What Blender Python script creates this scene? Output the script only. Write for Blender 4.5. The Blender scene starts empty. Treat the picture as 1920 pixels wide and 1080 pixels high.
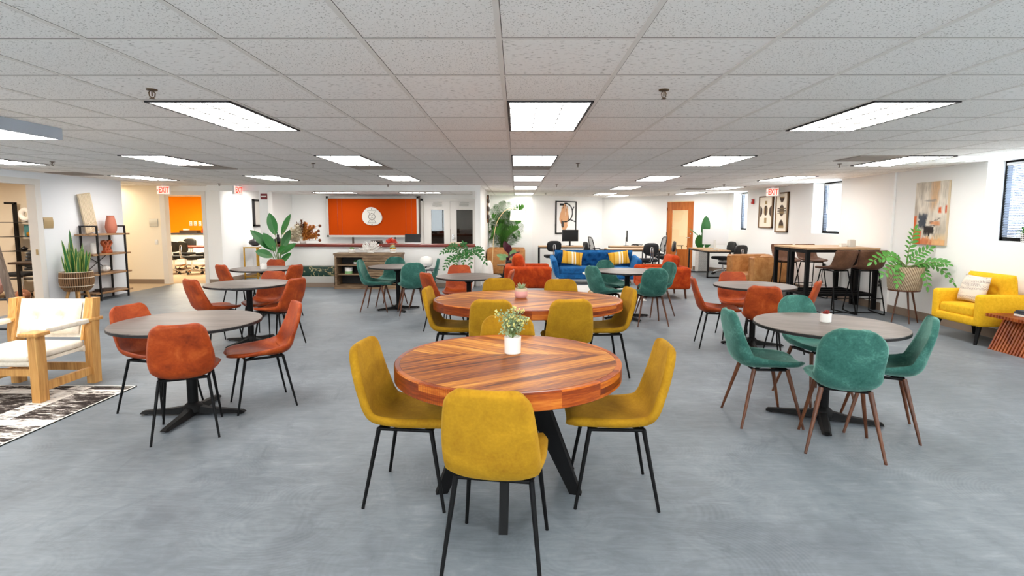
import bpy, bmesh, math, random
from mathutils import Vector, Matrix, noise, Euler
R = math.radians
PI = math.pi
rnd = random.Random(7)
scene = bpy.context.scene
col = scene.collection
HC, ZC = 1.536, 2.331            # camera height, ceiling height
# ------------------------------------------------------------------ colour
def lin(h):
    h = h.lstrip('#')
    out = []
    for i in (0, 2, 4):
        c = int(h[i:i+2], 16) / 255
        out.append(c / 12.92 if c <= .04045 else ((c + .055) / 1.055) ** 2.4)
    return tuple(out)
def rgba(c, k=1.0):
    if isinstance(c, str): c = lin(c)
    return (min(1, c[0]*k), min(1, c[1]*k), min(1, c[2]*k), 1)
class NT:
    """small helper around a material's node tree"""
    def __init__(s, name):
        s.m = bpy.data.materials.new(name); s.m.use_nodes = True
        s.t = s.m.node_tree; s.t.nodes.clear()
        s.out = s.t.nodes.new('ShaderNodeOutputMaterial')
    def n(s, kind, **kw):
        nd = s.t.nodes.new('ShaderNode' + kind)
        for k, v in kw.items(): setattr(nd, k, v)
        return nd
    def put(s, sock, v):
        if v is None: return
        if hasattr(v, 'is_output'): s.t.links.new(v, sock)
        else: sock.default_value = v
    def coord(s, kind='Object'): return s.n('TexCoord').outputs[kind]
    def mapping(s, vec, scale=(1,1,1), rot=(0,0,0), loc=(0,0,0)):
        m = s.n('Mapping'); s.put(m.inputs['Vector'], vec)
        m.inputs['Scale'].default_value = scale; m.inputs['Rotation'].default_value = rot; m.inputs['Location'].default_value = loc
        return m.outputs[0]
    def noise(s, vec, scale, detail=3, rough=.55, dist=0, out='Fac'):
        n = s.n('TexNoise'); s.put(n.inputs['Vector'], vec)
        n.inputs['Scale'].default_value = scale; n.inputs['Detail'].default_value = detail
        n.inputs['Roughness'].default_value = rough; n.inputs['Distortion'].default_value = dist
        return n.outputs[out]
    def math(s, op, a, b=None, c=None, clamp=False):
        n = s.n('Math', operation=op, use_clamp=clamp)
        s.put(n.inputs[0], a); s.put(n.inputs[1], b); s.put(n.inputs[2], c)
        return n.outputs[0]
    def ramp(s, fac, stops, interp='LINEAR'):
        n = s.n('ValToRGB'); n.color_ramp.interpolation = interp
        e = n.color_ramp.elements
        while len(e) < len(stops): e.new(.5)
        for el, (p, c) in zip(e, stops): el.position = p; el.color = rgba(c) if not isinstance(c, float) else (c, c, c, 1)
        s.put(n.inputs[0], fac)
        return n.outputs[0]
    def mix(s, fac, a, b, blend='MIX'):
        n = s.n('Mix', data_type='RGBA', blend_type=blend)
        s.put(n.inputs[0], fac)
        s.put(n.inputs[6], a if hasattr(a, 'is_output') else rgba(a)); s.put(n.inputs[7], b if hasattr(b, 'is_output') else rgba(b))
        return n.outputs[2]
    def bump(s, h, strength=.2, dist=.01):
        n = s.n('Bump'); s.put(n.inputs['Height'], h)
        n.inputs['Strength'].default_value = strength; n.inputs['Distance'].default_value = dist
        return n.outputs[0]
    def bsdf(s, color, rough=.5, metal=0, spec=.5, normal=None, coat=0, sheen=0, sheen_tint=None, trans=0, alpha=None, emis=None, emis_s=0, sub=0):
        b = s.n('BsdfPrincipled'); i = b.inputs
        s.put(i['Base Color'], color if hasattr(color, 'is_output') else rgba(color))
        s.put(i['Roughness'], rough); i['Metallic'].default_value = metal
        i['Specular IOR Level'].default_value = spec
        if normal is not None: s.put(i['Normal'], normal)
        i['Coat Weight'].default_value = coat; i['Coat Roughness'].default_value = .15
        i['Sheen Weight'].default_value = sheen; i['Sheen Roughness'].default_value = .4
        if sheen_tint: i['Sheen Tint'].default_value = rgba(sheen_tint)
        i['Transmission Weight'].default_value = trans
        if emis: i['Emission Color'].default_value = rgba(emis); i['Emission Strength'].default_value = emis_s
        s.t.links.new(b.outputs[0], s.out.inputs['Surface'])
        return s.m
M = {}
def plain(key, c, rough=.5, metal=0, spec=.5, nscale=0, namt=.12, bscale=0, bstr=.1, **kw):
    t = NT(key); co = t.coord()
    colr = c
    if nscale:
        f = t.noise(co, nscale, 4)
        colr = t.mix(f, rgba(c, 1-namt)[:3], rgba(c, 1+namt)[:3])
    nrm = t.bump(t.noise(co, bscale, 3), bstr, .004) if bscale else None
    M[key] = t.bsdf(colr, rough, metal, spec, nrm, **kw)
def fabric(key, dark, mid, light, sheen, scale=9, rough=.9, bump=.15):
    t = NT(key); co = t.coord()
    f = t.noise(co, scale, 6, .62, .6)
    f2 = t.noise(co, scale*9, 2)
    ff = t.math('ADD', t.math('MULTIPLY', f, .75), t.math('MULTIPLY', f2, .25))
    c = t.ramp(ff, [(.3, dark), (.52, mid), (.72, light)])
    M[key] = t.bsdf(c, rough, 0, .25, t.bump(f2, bump, .002), sheen=sheen[0], sheen_tint=sheen[1])
def woodm(key, stops, scale=(1, 14, 14), rough=.45, bstr=.08, coat=0, nscale=2.2):
    t = NT(key); co = t.mapping(t.coord(), scale)
    f = t.noise(co, nscale, 6, .6, .8)
    c = t.ramp(f, stops)
    M[key] = t.bsdf(c, rough, 0, .4, t.bump(f, bstr, .003), coat=coat)
# ------------------------------------------------------------------ mesh builder
class MB:
    def __init__(s): s.v = []; s.f = []; s.mi = []; s.T = Matrix.Identity(4); s.cur = 0
    def add(s, vs, fs, M=None):
        b = len(s.v); T = s.T @ M if M is not None else s.T
        s.v.extend([tuple(T @ Vector(v)) for v in vs])
        s.f.extend([tuple(b + i for i in f) for f in fs]); s.mi.extend([s.cur] * len(fs))
        return s
    def box(s, c, d, M=None):
        x, y, z = c; a, b, h = d[0]/2, d[1]/2, d[2]/2
        vs = [(x+i*a, y+j*b, z+k*h) for k in (-1, 1) for j in (-1, 1) for i in (-1, 1)]
        return s.add(vs, [(0,2,3,1),(4,5,7,6),(0,1,5,4),(2,6,7,3),(0,4,6,2),(1,3,7,5)], M)
    def b2(s, lo, hi, M=None):
        return s.box([(a+b)/2 for a, b in zip(lo, hi)], [abs(b-a) for a, b in zip(lo, hi)], M)
    def rbox(s, c, d, r=.02, seg=2, M=None, puff=0):
        bm = bmesh.new(); bmesh.ops.create_cube(bm, size=1)
        bmesh.ops.scale(bm, vec=d, verts=bm.verts)
        r = min(r, min(d)*.49)
        bmesh.ops.bevel(bm, geom=bm.edges[:], offset=r, segments=seg, profile=.5, affect='EDGES')
        if puff:
            big = [f for f in bm.faces if len(f.verts) == 4]
            bmesh.ops.subdivide_edges(bm, edges=bm.edges[:], cuts=3, use_grid_fill=True)
            a = min(range(3), key=lambda i: d[i]); o = [i for i in range(3) if i != a]
            for v in bm.verts:
                k = 1
                for i in o: k *= max(0, 1-(2*v.co[i]/d[i])**2)
                v.co[a] += math.copysign(puff*k, v.co[a]) if abs(v.co[a]) > d[a]*.3 else 0
        bm.verts.index_update()
        vs = [v.co + Vector(c) for v in bm.verts]; fs = [[v.index for v in f.verts] for f in bm.faces]
        bm.free()
        return s.add(vs, fs, M)
    def cyl(s, p0, p1, r0, r1=None, n=12, M=None, caps=True):
        r1 = r0 if r1 is None else r1
        p0, p1 = Vector(p0), Vector(p1); d = (p1-p0).normalized()
        a = d.orthogonal().normalized(); b = d.cross(a)
        vs = []
        for p, r in ((p0, r0), (p1, r1)):
            for i in range(n):
                t = 2*PI*i/n; vs.append(p + a*(r*math.cos(t)) + b*(r*math.sin(t)))
        fs = [(i, (i+1) % n, n+(i+1) % n, n+i) for i in range(n)]
        if caps: fs += [tuple(range(n-1, -1, -1)), tuple(range(n, 2*n))]
        return s.add(vs, fs, M)
    def tube(s, path, r, n=8, closed=False, M=None):
        P = [Vector(p) for p in path]; k = len(P)
        rs = r if isinstance(r, (list, tuple)) else [r]*k
        tan = []
        for i in range(k):
            a = P[(i-1) % k] if (closed or i > 0) else P[i]; b = P[(i+1) % k] if (closed or i < k-1) else P[i]
            tan.append((b-a).normalized())
        up = tan[0].orthogonal().normalized(); vs = []
        for i in range(k):
            up = (up - tan[i]*up.dot(tan[i]))
            up = up.normalized() if up.length > 1e-6 else tan[i].orthogonal().normalized()
            w = tan[i].cross(up)
            for j in range(n):
                t = 2*PI*j/n; vs.append(P[i] + up*(rs[i]*math.cos(t)) + w*(rs[i]*math.sin(t)))
        fs = []
        for i in range(k if closed else k-1):
            i2 = (i+1) % k
            for j in range(n): fs.append((i*n+j, i*n+(j+1) % n, i2*n+(j+1) % n, i2*n+j))
        if not closed: fs += [tuple(range(n-1, -1, -1)), tuple(range((k-1)*n, k*n))]
        return s.add(vs, fs, M)
    def lathe(s, prof, n=24, c=(0,0,0), M=None):
        vs = []; k = len(prof)
        for r, z in prof:
            for j in range(n):
                t = 2*PI*j/n; vs.append((c[0]+r*math.cos(t), c[1]+r*math.sin(t), c[2]+z))
        fs = [(i*n+j, i*n+(j+1) % n, (i+1)*n+(j+1) % n, (i+1)*n+j) for i in range(k-1) for j in range(n)]
        if prof[0][0] > 1e-5: fs.append(tuple(range(n-1, -1, -1)))
        if prof[-1][0] > 1e-5: fs.append(tuple(range((k-1)*n, k*n)))
        return s.add(vs, fs, M)
    def prism(s, poly, z0, z1, M=None):
        n = len(poly)
        vs = [(x, y, z0) for x, y in poly] + [(x, y, z1) for x, y in poly]
        fs = [tuple(range(n-1, -1, -1)), tuple(range(n, 2*n))] + [(i, (i+1) % n, n+(i+1) % n, n+i) for i in range(n)]
        return s.add(vs, fs, M)
    def ell(s, c, d, e=1.0, nu=20, nv=12, M=None):
        """superellipsoid, e<1 squarer"""
        def pw(x): return math.copysign(abs(x)**e, x)
        vs = []; fs = []
        for i in range(nv+1):
            ph = -PI/2 + PI*i/nv
            for j in range(nu):
                th = 2*PI*j/nu
                vs.append((c[0]+d[0]/2*pw(math.cos(ph))*pw(math.cos(th)), c[1]+d[1]/2*pw(math.cos(ph))*pw(math.sin(th)), c[2]+d[2]/2*pw(math.sin(ph))))
        for i in range(nv):
            for j in range(nu): fs.append((i*nu+j, i*nu+(j+1) % nu, (i+1)*nu+(j+1) % nu, (i+1)*nu+j))
        return s.add(vs, fs, M)
    def grid(s, fn, nu, nv, M=None):
        vs = [fn(i/nu, j/nv) for j in range(nv+1) for i in range(nu+1)]
        fs = [(j*(nu+1)+i, j*(nu+1)+i+1, (j+1)*(nu+1)+i+1, (j+1)*(nu+1)+i) for j in range(nv) for i in range(nu)]
        return s.add(vs, fs, M)
    def pillow(s, w, h, t, M=None, n=14):
        """throw pillow in the local xz plane, thickness along y"""
        def f(sg):
            def g(u, v):
                a, b = 2*u-1, 2*v-1
                k = (max(0, 1-a**2)*max(0, 1-b**2))**.42
                pin = 1-.07*(1-a*a)*b*b*0 - .06*((1-abs(b)**2)*abs(a)**6)
                pin2 = 1-.06*((1-abs(a)**2)*abs(b)**6)
                return (a*w/2*pin, sg*k*t/2, b*h/2*pin2)
            return g
        s.grid(f(-1), n, n, M)
        s.grid(lambda u, v: f(1)(1-u, v), n, n, M)
        return s
    def rrect(s, w, h, r, n=5):
        pts = []
        for cx, cy, a0 in ((w/2-r, h/2-r, 0), (-w/2+r, h/2-r, 90), (-w/2+r, -h/2+r, 180), (w/2-r, -h/2+r, 270)):
            for i in range(n+1):
                a = R(a0 + 90*i/n); pts.append((cx+r*math.cos(a), cy+r*math.sin(a)))
        return pts
def obj(name, mb, mat, parent=None, sharp=38, loc=None, merge=False, rot=None):
    me = bpy.data.meshes.new(name)
    me.from_pydata(mb.v, [], mb.f)
    mats = mat if isinstance(mat, (list, tuple)) else [mat]
    for m in mats: me.materials.append(M[m] if isinstance(m, str) else m)
    if len(mats) > 1:
        for p, i in zip(me.polygons, mb.mi): p.material_index = i
    bm = bmesh.new(); bm.from_mesh(me)
    if merge: bmesh.ops.remove_doubles(bm, verts=bm.verts, dist=1e-5)
    bmesh.ops.recalc_face_normals(bm, faces=bm.faces)
    bm.to_mesh(me); bm.free()
    if sharp:
        me.shade_smooth()
        if sharp < 180: me.set_sharp_from_angle(angle=R(sharp))
    o = bpy.data.objects.new(name, me); col.objects.link(o)
    if loc: o.location = loc
    if rot: o.rotation_euler = rot
    if parent: o.parent = parent
    return o
def tag(o, label=None, cat=None, group=None, kind=None):
    for k, v in (('label', label), ('category', cat), ('group', group), ('kind', kind)):
        if v: o[k] = v
    return o
def thing(name, label, cat, loc=(0,0,0), rz=0, group=None):
    o = bpy.data.objects.new(name, None); col.objects.link(o)
    o.empty_display_size = .1
    o.location = loc; o.rotation_euler = (0, 0, R(rz))
    return tag(o, label, cat, group)
def struct(name, mb, mat, sharp=None, **kw):
    return tag(obj(name, mb, mat, None, sharp, **kw), kind='structure')
def copy_tree(o, parent=None):
    kids = list(o.children)
    c = o.copy(); col.objects.link(c); c.parent = parent
    for k in kids: copy_tree(k, c)
    return c
class Proto:
    """first use moves the prototype itself, later uses copy it"""
    def __init__(s, root): s.root = root; s.used = False
    def put(s, loc, rz, label=None, group=None, scale=None):
        o = copy_tree(s.root) if s.used else s.root
        s.used = True
        o.location = loc; o.rotation_euler = (0, 0, R(rz))
        if label: o['label'] = label
        if group: o['group'] = group
        if scale: o.scale = scale
        return o
def text(name, body, size, parent, loc, rot, mat, extrude=.002, bold=0.0, align='CENTER', sx=1):
    cu = bpy.data.curves.new(name, 'FONT'); cu.body = body; cu.size = size; cu.extrude = extrude
    cu.offset = bold
    cu.align_x = align; cu.align_y = 'CENTER'; cu.materials.append(M[mat])
    tmp = bpy.data.objects.new(name+'_curve', cu); col.objects.link(tmp)
    me = bpy.data.meshes.new_from_object(tmp.evaluated_get(bpy.context.evaluated_depsgraph_get()))
    bpy.data.objects.remove(tmp)
    o = bpy.data.objects.new(name, me); col.objects.link(o)
    o.location = loc; o.rotation_euler = rot; o.parent = parent; o.scale = (sx, 1, 1)
    return o
def canvas(name, w, h, nx, ny, fn, mat, parent=None, Mx=None):
    """flat picture surface in local xz, colours from fn(u,v)"""
    me = bpy.data.meshes.new(name)
    vs = [Vector((w*(i/nx-.5), 0, h*(j/ny-.5))) for j in range(ny+1) for i in range(nx+1)]
    if Mx is not None: vs = [Mx @ v for v in vs]
    fs = [(j*(nx+1)+i, j*(nx+1)+i+1, (j+1)*(nx+1)+i+1, (j+1)*(nx+1)+i) for j in range(ny) for i in range(nx)]
    me.from_pydata([tuple(v) for v in vs], [], fs)
    at = me.color_attributes.new('Col', 'FLOAT_COLOR', 'POINT')
    buf = []
    for j in range(ny+1):
        for i in range(nx+1):
            c = fn(i/nx, j/ny); buf += [c[0], c[1], c[2], 1]
    at.data.foreach_set('color', buf)
    me.materials.append(M[mat])
    o = bpy.data.objects.new(name, me); col.objects.link(o); o.parent = parent
    return o
def leaf(mb, p, d, L, W, droop=.3, fold=.25, n=8, up=(0,0,1), shape=.75, edge=False, twist=0, tip=1.0):
    """a curved blade leaf; edge=True paints the outer strips with material 1"""
    p = Vector(p); d = Vector(d).normalized(); up = Vector(up)
    side = d.cross(up)
    side = side.normalized() if side.length > 1e-3 else Vector((1,0,0))
    if twist: side = Matrix.Rotation(twist, 3, d) @ side
    vs = []; fs = []; mi = []
    cols = (-1, -.72, 0, .72, 1) if edge else (-1, -.5, 0, .5, 1)
    pos = p.copy(); dirv = d.copy()
    for i in range(n+1):
        t = i/n
        w = W/2 * (math.sin(PI*min(1, t**tip))**shape if 0 < t < 1 else .02)
        nr = side.cross(dirv).normalized()
        for c in cols: vs.append(pos + side*(c*w) + nr*(abs(c)*w*fold))
        dirv = (dirv + Vector((0,0,-droop/n))).normalized()
        pos = pos + dirv*(L/n)
    for i in range(n):
        for k in range(4):
            fs.append((i*5+k, i*5+k+1, i*5+k+6, i*5+k+5)); mi.append(1 if edge and k in (0, 3) else 0)
    b = len(mb.v)
    mb.v.extend([tuple(mb.T @ v) for v in vs]); mb.f.extend([tuple(b+i for i in f) for f in fs]); mb.mi.extend(mi)
    return pos
def lerp(a, b, t): return a + (b-a)*t
def arc3(p0, p1, p2, n):
    a, b, c = Vector(p0), Vector(p1), Vector(p2)
    return [a*(1-t)**2 + b*2*t*(1-t) + c*t*t for t in [i/n for i in range(n+1)]]
# ------------------------------------------------------------------ materials
def floor_mat():
    t = NT('painted concrete'); co = t.coord()
    a = t.noise(co, .7, 6, .6, .4); b = t.noise(co, 4.5, 6, .65, 1.2); c = t.noise(co, 26, 4, .6)
    vor = t.n('TexVoronoi', feature='F1'); t.put(vor.inputs['Vector'], t.mapping(co, (.75, .9, 1))); vor.inputs['Scale'].default_value = 2.0
    ring = t.math('SINE', t.math('MULTIPLY', vor.outputs['Distance'], 210))
    patch = t.ramp(t.noise(co, 1.3, 3), [(.46, 0.0), (.60, 1.0)])
    ringm = t.math('MULTIPLY', ring, patch)
    st = t.noise(t.mapping(co, (1.2, 7, 1), (0, 0, .5)), 3, 6, .7, 1.5)
    f = t.math('ADD', t.math('ADD', t.math('MULTIPLY', a, .45), t.math('MULTIPLY', b, .3)), t.math('MULTIPLY', st, .25))
    cc = t.ramp(f, [(.30, '#4e565e'), (.45, '#666e75'), (.55, '#777f86'), (.72, '#9ca3a9')])
    cc = t.mix(t.math('MULTIPLY', t.math('ADD', ringm, 1), .022), cc, '#c0c6ca')
    sm = t.ramp(t.noise(t.mapping(co, (1.6, 1, 1), (0, 0, .8)), 2.1, 7, .72, 1.0), [(.57, 0.0), (.70, 1.0)])
    cc = t.mix(t.math('MULTIPLY', sm, .38), cc, '#4c555d')
    spk = t.ramp(t.noise(co, 60, 2), [(.70, 0.0), (.76, 1.0)])
    cc = t.mix(t.math('MULTIPLY', spk, .25), cc, '#6a6e70')
    rg = t.math('ADD', .34, t.math('MULTIPLY', b, .28))
    h = t.math('ADD', t.math('MULTIPLY', ringm, .035), t.math('ADD', t.math('MULTIPLY', b, .5), t.math('MULTIPLY', c, .25)))
    M['floor'] = t.bsdf(cc, rg, 0, .35, t.bump(h, .16, .006))
floor_mat()
def ceiling_mat():
    t = NT('mineral fibre ceiling tile'); co = t.coord()
    S = .6096; sep = t.n('SeparateXYZ'); t.put(sep.inputs[0], co)
    ix = t.math('FLOOR', t.math('DIVIDE', t.math('ADD', sep.outputs[0], .0788), S)); iy = t.math('FLOOR', t.math('DIVIDE', t.math('SUBTRACT', sep.outputs[1], 2.4652), S))
    cmb = t.n('CombineXYZ'); t.put(cmb.inputs[0], ix); t.put(cmb.inputs[1], iy)
    wn = t.n('TexWhiteNoise', noise_dimensions='3D'); t.put(wn.inputs[0], cmb.outputs[0])
    base = t.mix(wn.outputs[0], '#f5f2ed', '#f9f6f2')
    # pin holes and fissures, fissured tiles chosen at random
    p1 = t.ramp(t.noise(t.mapping(co, (1, 1.0, 1)), 120, 2, .6), [(.345, 1.0), (.40, 0.0)])
    p2 = t.ramp(t.noise(t.mapping(co, (.42, 1.5, 1)), 75, 3, .6), [(.35, 1.0), (.40, 0.0)])
    sel = t.math('GREATER_THAN', wn.outputs[0], .45)
    pits = t.math('ADD', t.math('MULTIPLY', p1, t.math('SUBTRACT', 1, sel)), t.math('MULTIPLY', p2, sel))
    base = t.mix(t.math('MULTIPLY', pits, .7), base, '#857d73')
    nz = t.noise(co, 30, 3)
    M['ceiling'] = t.bsdf(base, .95, 0, .1, t.bump(t.math('SUBTRACT', nz, t.math('MULTIPLY', pits, 1.5)), .12, .004))
ceiling_mat()
def chevron_mat():
    """V-laid acacia planks: seam along local x, planks at 60 deg either side"""
    t = NT('chevron acacia'); co = t.coord(); sep = t.n('SeparateXYZ'); t.put(sep.inputs[0], co)
    x, y = sep.outputs[0], sep.outputs[1]
    y = t.math('SUBTRACT', y, .09); ay = t.math('ABSOLUTE', y); sg = t.math('SIGN', y)
    k, w = 1.55, .115
    u = t.math('ADD', x, t.math('MULTIPLY', ay, k))
    idx = t.math('FLOOR', t.math('DIVIDE', u, w))
    fr = t.math('FRACT', t.math('DIVIDE', u, w))
    cmb = t.n('CombineXYZ'); t.put(cmb.inputs[0], idx); t.put(cmb.inputs[1], sg)
    wn = t.n('TexWhiteNoise', noise_dimensions='3D'); t.put(wn.inputs[0], cmb.outputs[0])
    # along-plank coordinate
    v = t.math('SUBTRACT', t.math('MULTIPLY', x, k), ay)
    g = t.n('CombineXYZ'); t.put(g.inputs[0], t.math('MULTIPLY', u, 13)); t.put(g.inputs[1], t.math('MULTIPLY', v, .8)); t.put(g.inputs[2], t.math('MULTIPLY', wn.outputs[0], 30))
    gr = t.noise(g.outputs[0], 1.6, 6, .62, .9)
    f = t.math('ADD', t.math('MULTIPLY', gr, .78), t.math('MULTIPLY', wn.outputs[0], .27))
    c = t.ramp(f, [(.30, '#4a2009'), (.43, '#864312'), (.56, '#b56e22'), (.74, '#d99a42')])
    kn = t.noise(g.outputs[0], .7, 2, .5, 1.5)
    c = t.mix(t.ramp(kn, [(.68, 0.0), (.78, .7)]), c, '#4a2815')
    edge = t.math('GREATER_THAN', t.math('ABSOLUTE', t.math('SUBTRACT', fr, .5)), .482)
    seam = t.math('LESS_THAN', ay, .0022)
    c = t.mix(t.math('MULTIPLY', t.math('MAXIMUM', edge, seam), .6), c, '#4d2a14')
    M['chevron'] = t.bsdf(c, t.math('ADD', .38, t.math('MULTIPLY', gr, .2)), 0, .25, t.bump(gr, .05, .002))
chevron_mat()
def rim_mat():
    t = NT('acacia rim'); co = t.coord(); sep = t.n('SeparateXYZ'); t.put(sep.inputs[0], co)
    ang = t.math('ARCTAN2', sep.outputs[1], sep.outputs[0])
    seg = t.math('FLOOR', t.math('MULTIPLY', ang, 2.6))
    wn = t.n('TexWhiteNoise', noise_dimensions='1D'); t.put(wn.inputs['W'], seg)
    lay = t.math('FLOOR', t.math('DIVIDE', sep.outputs[2], .031))
    wl = t.n('TexWhiteNoise', noise_dimensions='2D'); cb = t.n('CombineXYZ'); t.put(cb.inputs[0], seg); t.put(cb.inputs[1], lay); t.put(wl.inputs[0], cb.outputs[0])
    g = t.n('CombineXYZ'); t.put(g.inputs[0], t.math('MULTIPLY', ang, 4)); t.put(g.inputs[1], t.math('MULTIPLY', sep.outputs[2], 60)); t.put(g.inputs[2], t.math('MULTIPLY', wl.outputs[0], 9))
    gr = t.noise(g.outputs[0], 1.5, 5, .6, .5)
    saw = t.math('MULTIPLY', t.math('GREATER_THAN', t.math('SINE', t.math('MULTIPLY', ang, 330)), .72), t.math('GREATER_THAN', wn.outputs[0], .5))
    f = t.math('ADD', t.math('MULTIPLY', gr, .6), t.math('MULTIPLY', wl.outputs[0], .4))
    c = t.ramp(f, [(.25, '#541d05'), (.45, '#863609'), (.62, '#ad5615'), (.8, '#cb7c2c')])
    c = t.mix(t.math('MULTIPLY', saw, .45), c, '#5a260f')
    M['rim'] = t.bsdf(c, .42, 0, .22, t.bump(gr, .06, .002), coat=.12)
rim_mat()
def laminate():
    t = NT('dark ash laminate'); co = t.coord()
    a = t.noise(t.mapping(co, (3, 90, 1)), 1.6, 4, .6, .3); b = t.noise(t.mapping(co, (.6, 9, 1)), 2, 4)
    f = t.math('ADD', t.math('MULTIPLY', a, .65), t.math('MULTIPLY', b, .35))
    M['laminate'] = t.bsdf(t.ramp(f, [(.36, '#4a423d'), (.5, '#645a54'), (.64, '#7d726b')]), .42, 0, .45)
laminate()
def leather(key, dark, mid, light, rough=.42):
    t = NT(key); co = t.coord()
    f = t.noise(co, 7, 6, .6, .5); g = t.noise(co, 60, 4)
    c = t.ramp(t.math('ADD', t.math('MULTIPLY', f, .8), t.math('MULTIPLY', g, .2)), [(.3, dark), (.5, mid), (.7, light)])
    M[key] = t.bsdf(c, t.math('ADD', rough-.1, t.math('MULTIPLY', f, .25)), 0, .3, t.bump(g, .12, .002))
leather('rust leather', '#6e2405', '#9c3c0c', '#bd5e24', .5)
leather('tan leather', '#96602f', '#b27a45', '#c59258')
leather('brown leather', '#4a3020', '#604130', '#775540', .38)
fabric('mustard velvet', '#8c620b', '#a37811', '#b88a1c', (.22, '#f0c040'))
fabric('teal velvet', '#1d4a42', '#346359', '#5d8f83', (.5, '#a8d4c6'))
fabric('orange velvet', '#7c2206', '#a8380a', '#c4521a', (.2, '#ff9050'))
fabric('blue velvet', '#0d3c6b', '#14558f', '#2270b0', (.5, '#58a6e0'))
fabric('yellow cloth', '#d6a21a', '#e6b220', '#f0c030', (.15, '#ffe070'), 30, .9)
fabric('cream canvas', '#cfc4b2', '#dcd2c2', '#e6ddd0', (.1, '#ffffff'), 25)
woodm('honey wood', [(.3, '#9a6a35'), (.5, '#bd8a4c'), (.7, '#d2a463')], (14, 14, 1))
woodm('walnut leg', [(.3, '#3f2213'), (.5, '#57301b'), (.7, '#6e4227')], (10, 10, 2), .4)
woodm('shelf wood', [(.3, '#6b4a30'), (.5, '#96704d'), (.72, '#b8946c')], (9, 1.2, 9))
woodm('desk wood', [(.3, '#a07a55'), (.5, '#bd9870'), (.7, '#d2b08a')], (1.2, 12, 12))
woodm('grey oak', [(.3, '#54412e'), (.5, '#7a624a'), (.7, '#9a8263')], (1.2, 12, 12), .6)
woodm('door wood', [(.3, '#a3521c'), (.5, '#bb6526'), (.7, '#cd7a36')], (14, 14, .9), .4, coat=.1)
woodm('mahogany', [(.3, '#5e2119'), (.5, '#7a2e22'), (.7, '#92402f')], (1, 10, 10), .3)
woodm('slat wood', [(.3, '#6e2c12'), (.5, '#93451d'), (.7, '#b0612c')], (3, 3, 3), .35)
woodm('barn wood', [(.3, '#4d3f35'), (.5, '#6a594c'), (.7, '#857466')], (10, 10, 1), .7)
plain('black metal', '#070708', .6, 0, .18)
plain('black iron', '#222021', .5, .4)
plain('black plastic', '#111214', .5)
plain('black fabric', '#141518', .9, nscale=60, namt=.25, bscale=200, bstr=.2)
plain('grey plastic', '#3c4048', .6)
plain('chrome', '#d8d8d8', .15, 1)
plain('brass', '#5a4632', .4, .8, nscale=12, namt=.1)
plain('gold metal', '#c99a3c', .35, .9)
plain('pale gold', '#ddc595', .4, .2)
plain('dark wicker', '#4a3420', .9)
plain('cane', '#8a6644', .7)
plain('bronze', '#b59c72', .4, .1)
plain('silver plate', '#d2d0c8', .4, .1)
plain('wall white', '#f6f5f2', .85, spec=.2, bscale=90, bstr=.05)
plain('wall blue cast', '#eef0f3', .85, spec=.2, bscale=90, bstr=.05)  # white wall with the bluish cast of the light put into its colour
plain('wall cream', '#f3ead8', .85, spec=.2, bscale=90, bstr=.05)
plain('wall orange', '#f79c10', .85, spec=.15, bscale=90, bstr=.05)
plain('trim white', '#e4e0da', .5)
plain('ceiling grid', '#e4dfd8', .6)
plain('tile joint shade', '#5d564e', .9)
plain('baseboard', '#8a7868', .6)
plain('carpet', '#b9a68e', 1, spec=.05, nscale=40, namt=.12, bscale=220, bstr=.4)
plain('white ceramic', '#ece9e4', .35)
plain('matte white', '#ebe8e3', .8)
plain('white plastic', '#e8e8e8', .45)
plain('terracotta', '#b9705a', .75, nscale=25, namt=.06)
plain('rust ceramic', '#a14a22', .4, nscale=8, namt=.2)
plain('black ceramic', '#1d1b1d', .3)
plain('pink ceramic', '#d9a09a', .35)
plain('marble white', '#d8d5d0', .3, nscale=9, namt=.25)
plain('soil', '#3a2c20', 1, nscale=40, namt=.3)
plain('dark diffuser', '#6f675c', .7)
plain('vent', '#a0948a', .7)
plain('red plastic', '#b3221f', .4)
plain('maroon plastic', '#7a1c22', .5)
plain('exit red', '#e0301c', .5, emis='#ff3a20', emis_s=.9)
plain('exit white', '#f2ded4', .5, emis='#ffe6da', emis_s=.35)
plain('white paint', '#f2f2f2', .6)
plain('black paint', '#151515', .6)
plain('beige', '#cbb79a', .8, nscale=20, namt=.06)
plain('cream', '#e8d9c0', .8)
plain('housing grey', '#a7afba', .6)
plain('navy cloth', '#39424f', .7)
plain('paper', '#e9e6df', .8)
plain('red coral', '#d84a33', .6)
plain('screen black', '#0a0b0d', .25)
plain('orange panel', '#ac3d03', .8, spec=.08, nscale=2, namt=.04)
plain('frame grey', '#b9b7b0', .5)
plain('louvre grey', '#4c4c4a', .8, spec=.1)
plain('brown metal', '#4a3b33', .5, .3)
plain('leaf green', '#1f6422', .45, nscale=6, namt=.25)
plain('leaf dark', '#2c6e34', .35, nscale=4, namt=.3)
plain('leaf bright', '#4b8a34', .45, nscale=6, namt=.25)
plain('leaf edge', '#b9bf62', .45)
plain('leaf palm', '#5a9a40', .5, nscale=5, namt=.3)
plain('leaf sage', '#9cb088', .7, nscale=20, namt=.25)
plain('bloom', '#d8d080', .7)
plain('leaf burgundy', '#4a1526', .35, nscale=5, namt=.25)
plain('leaf mottled', '#7fa870', .5, nscale=12, namt=.4)
plain('leaf red', '#8a2f28', .6)
plain('stem', '#6c8048', .6)
plain('stem brown', '#6a5138', .8)
plain('pampas cream', '#f0e6d0', 1)
plain('pampas rust', '#d08a3c', 1)
plain('pampas brown', '#7a4a30', 1)
plain('balloon pink', '#e2b8b8', .25)
plain('balloon rose', '#c58a70', .2, .5)
plain('balloon cream', '#e6dac6', .25)
plain('art brown', '#4f4036', .8)
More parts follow.
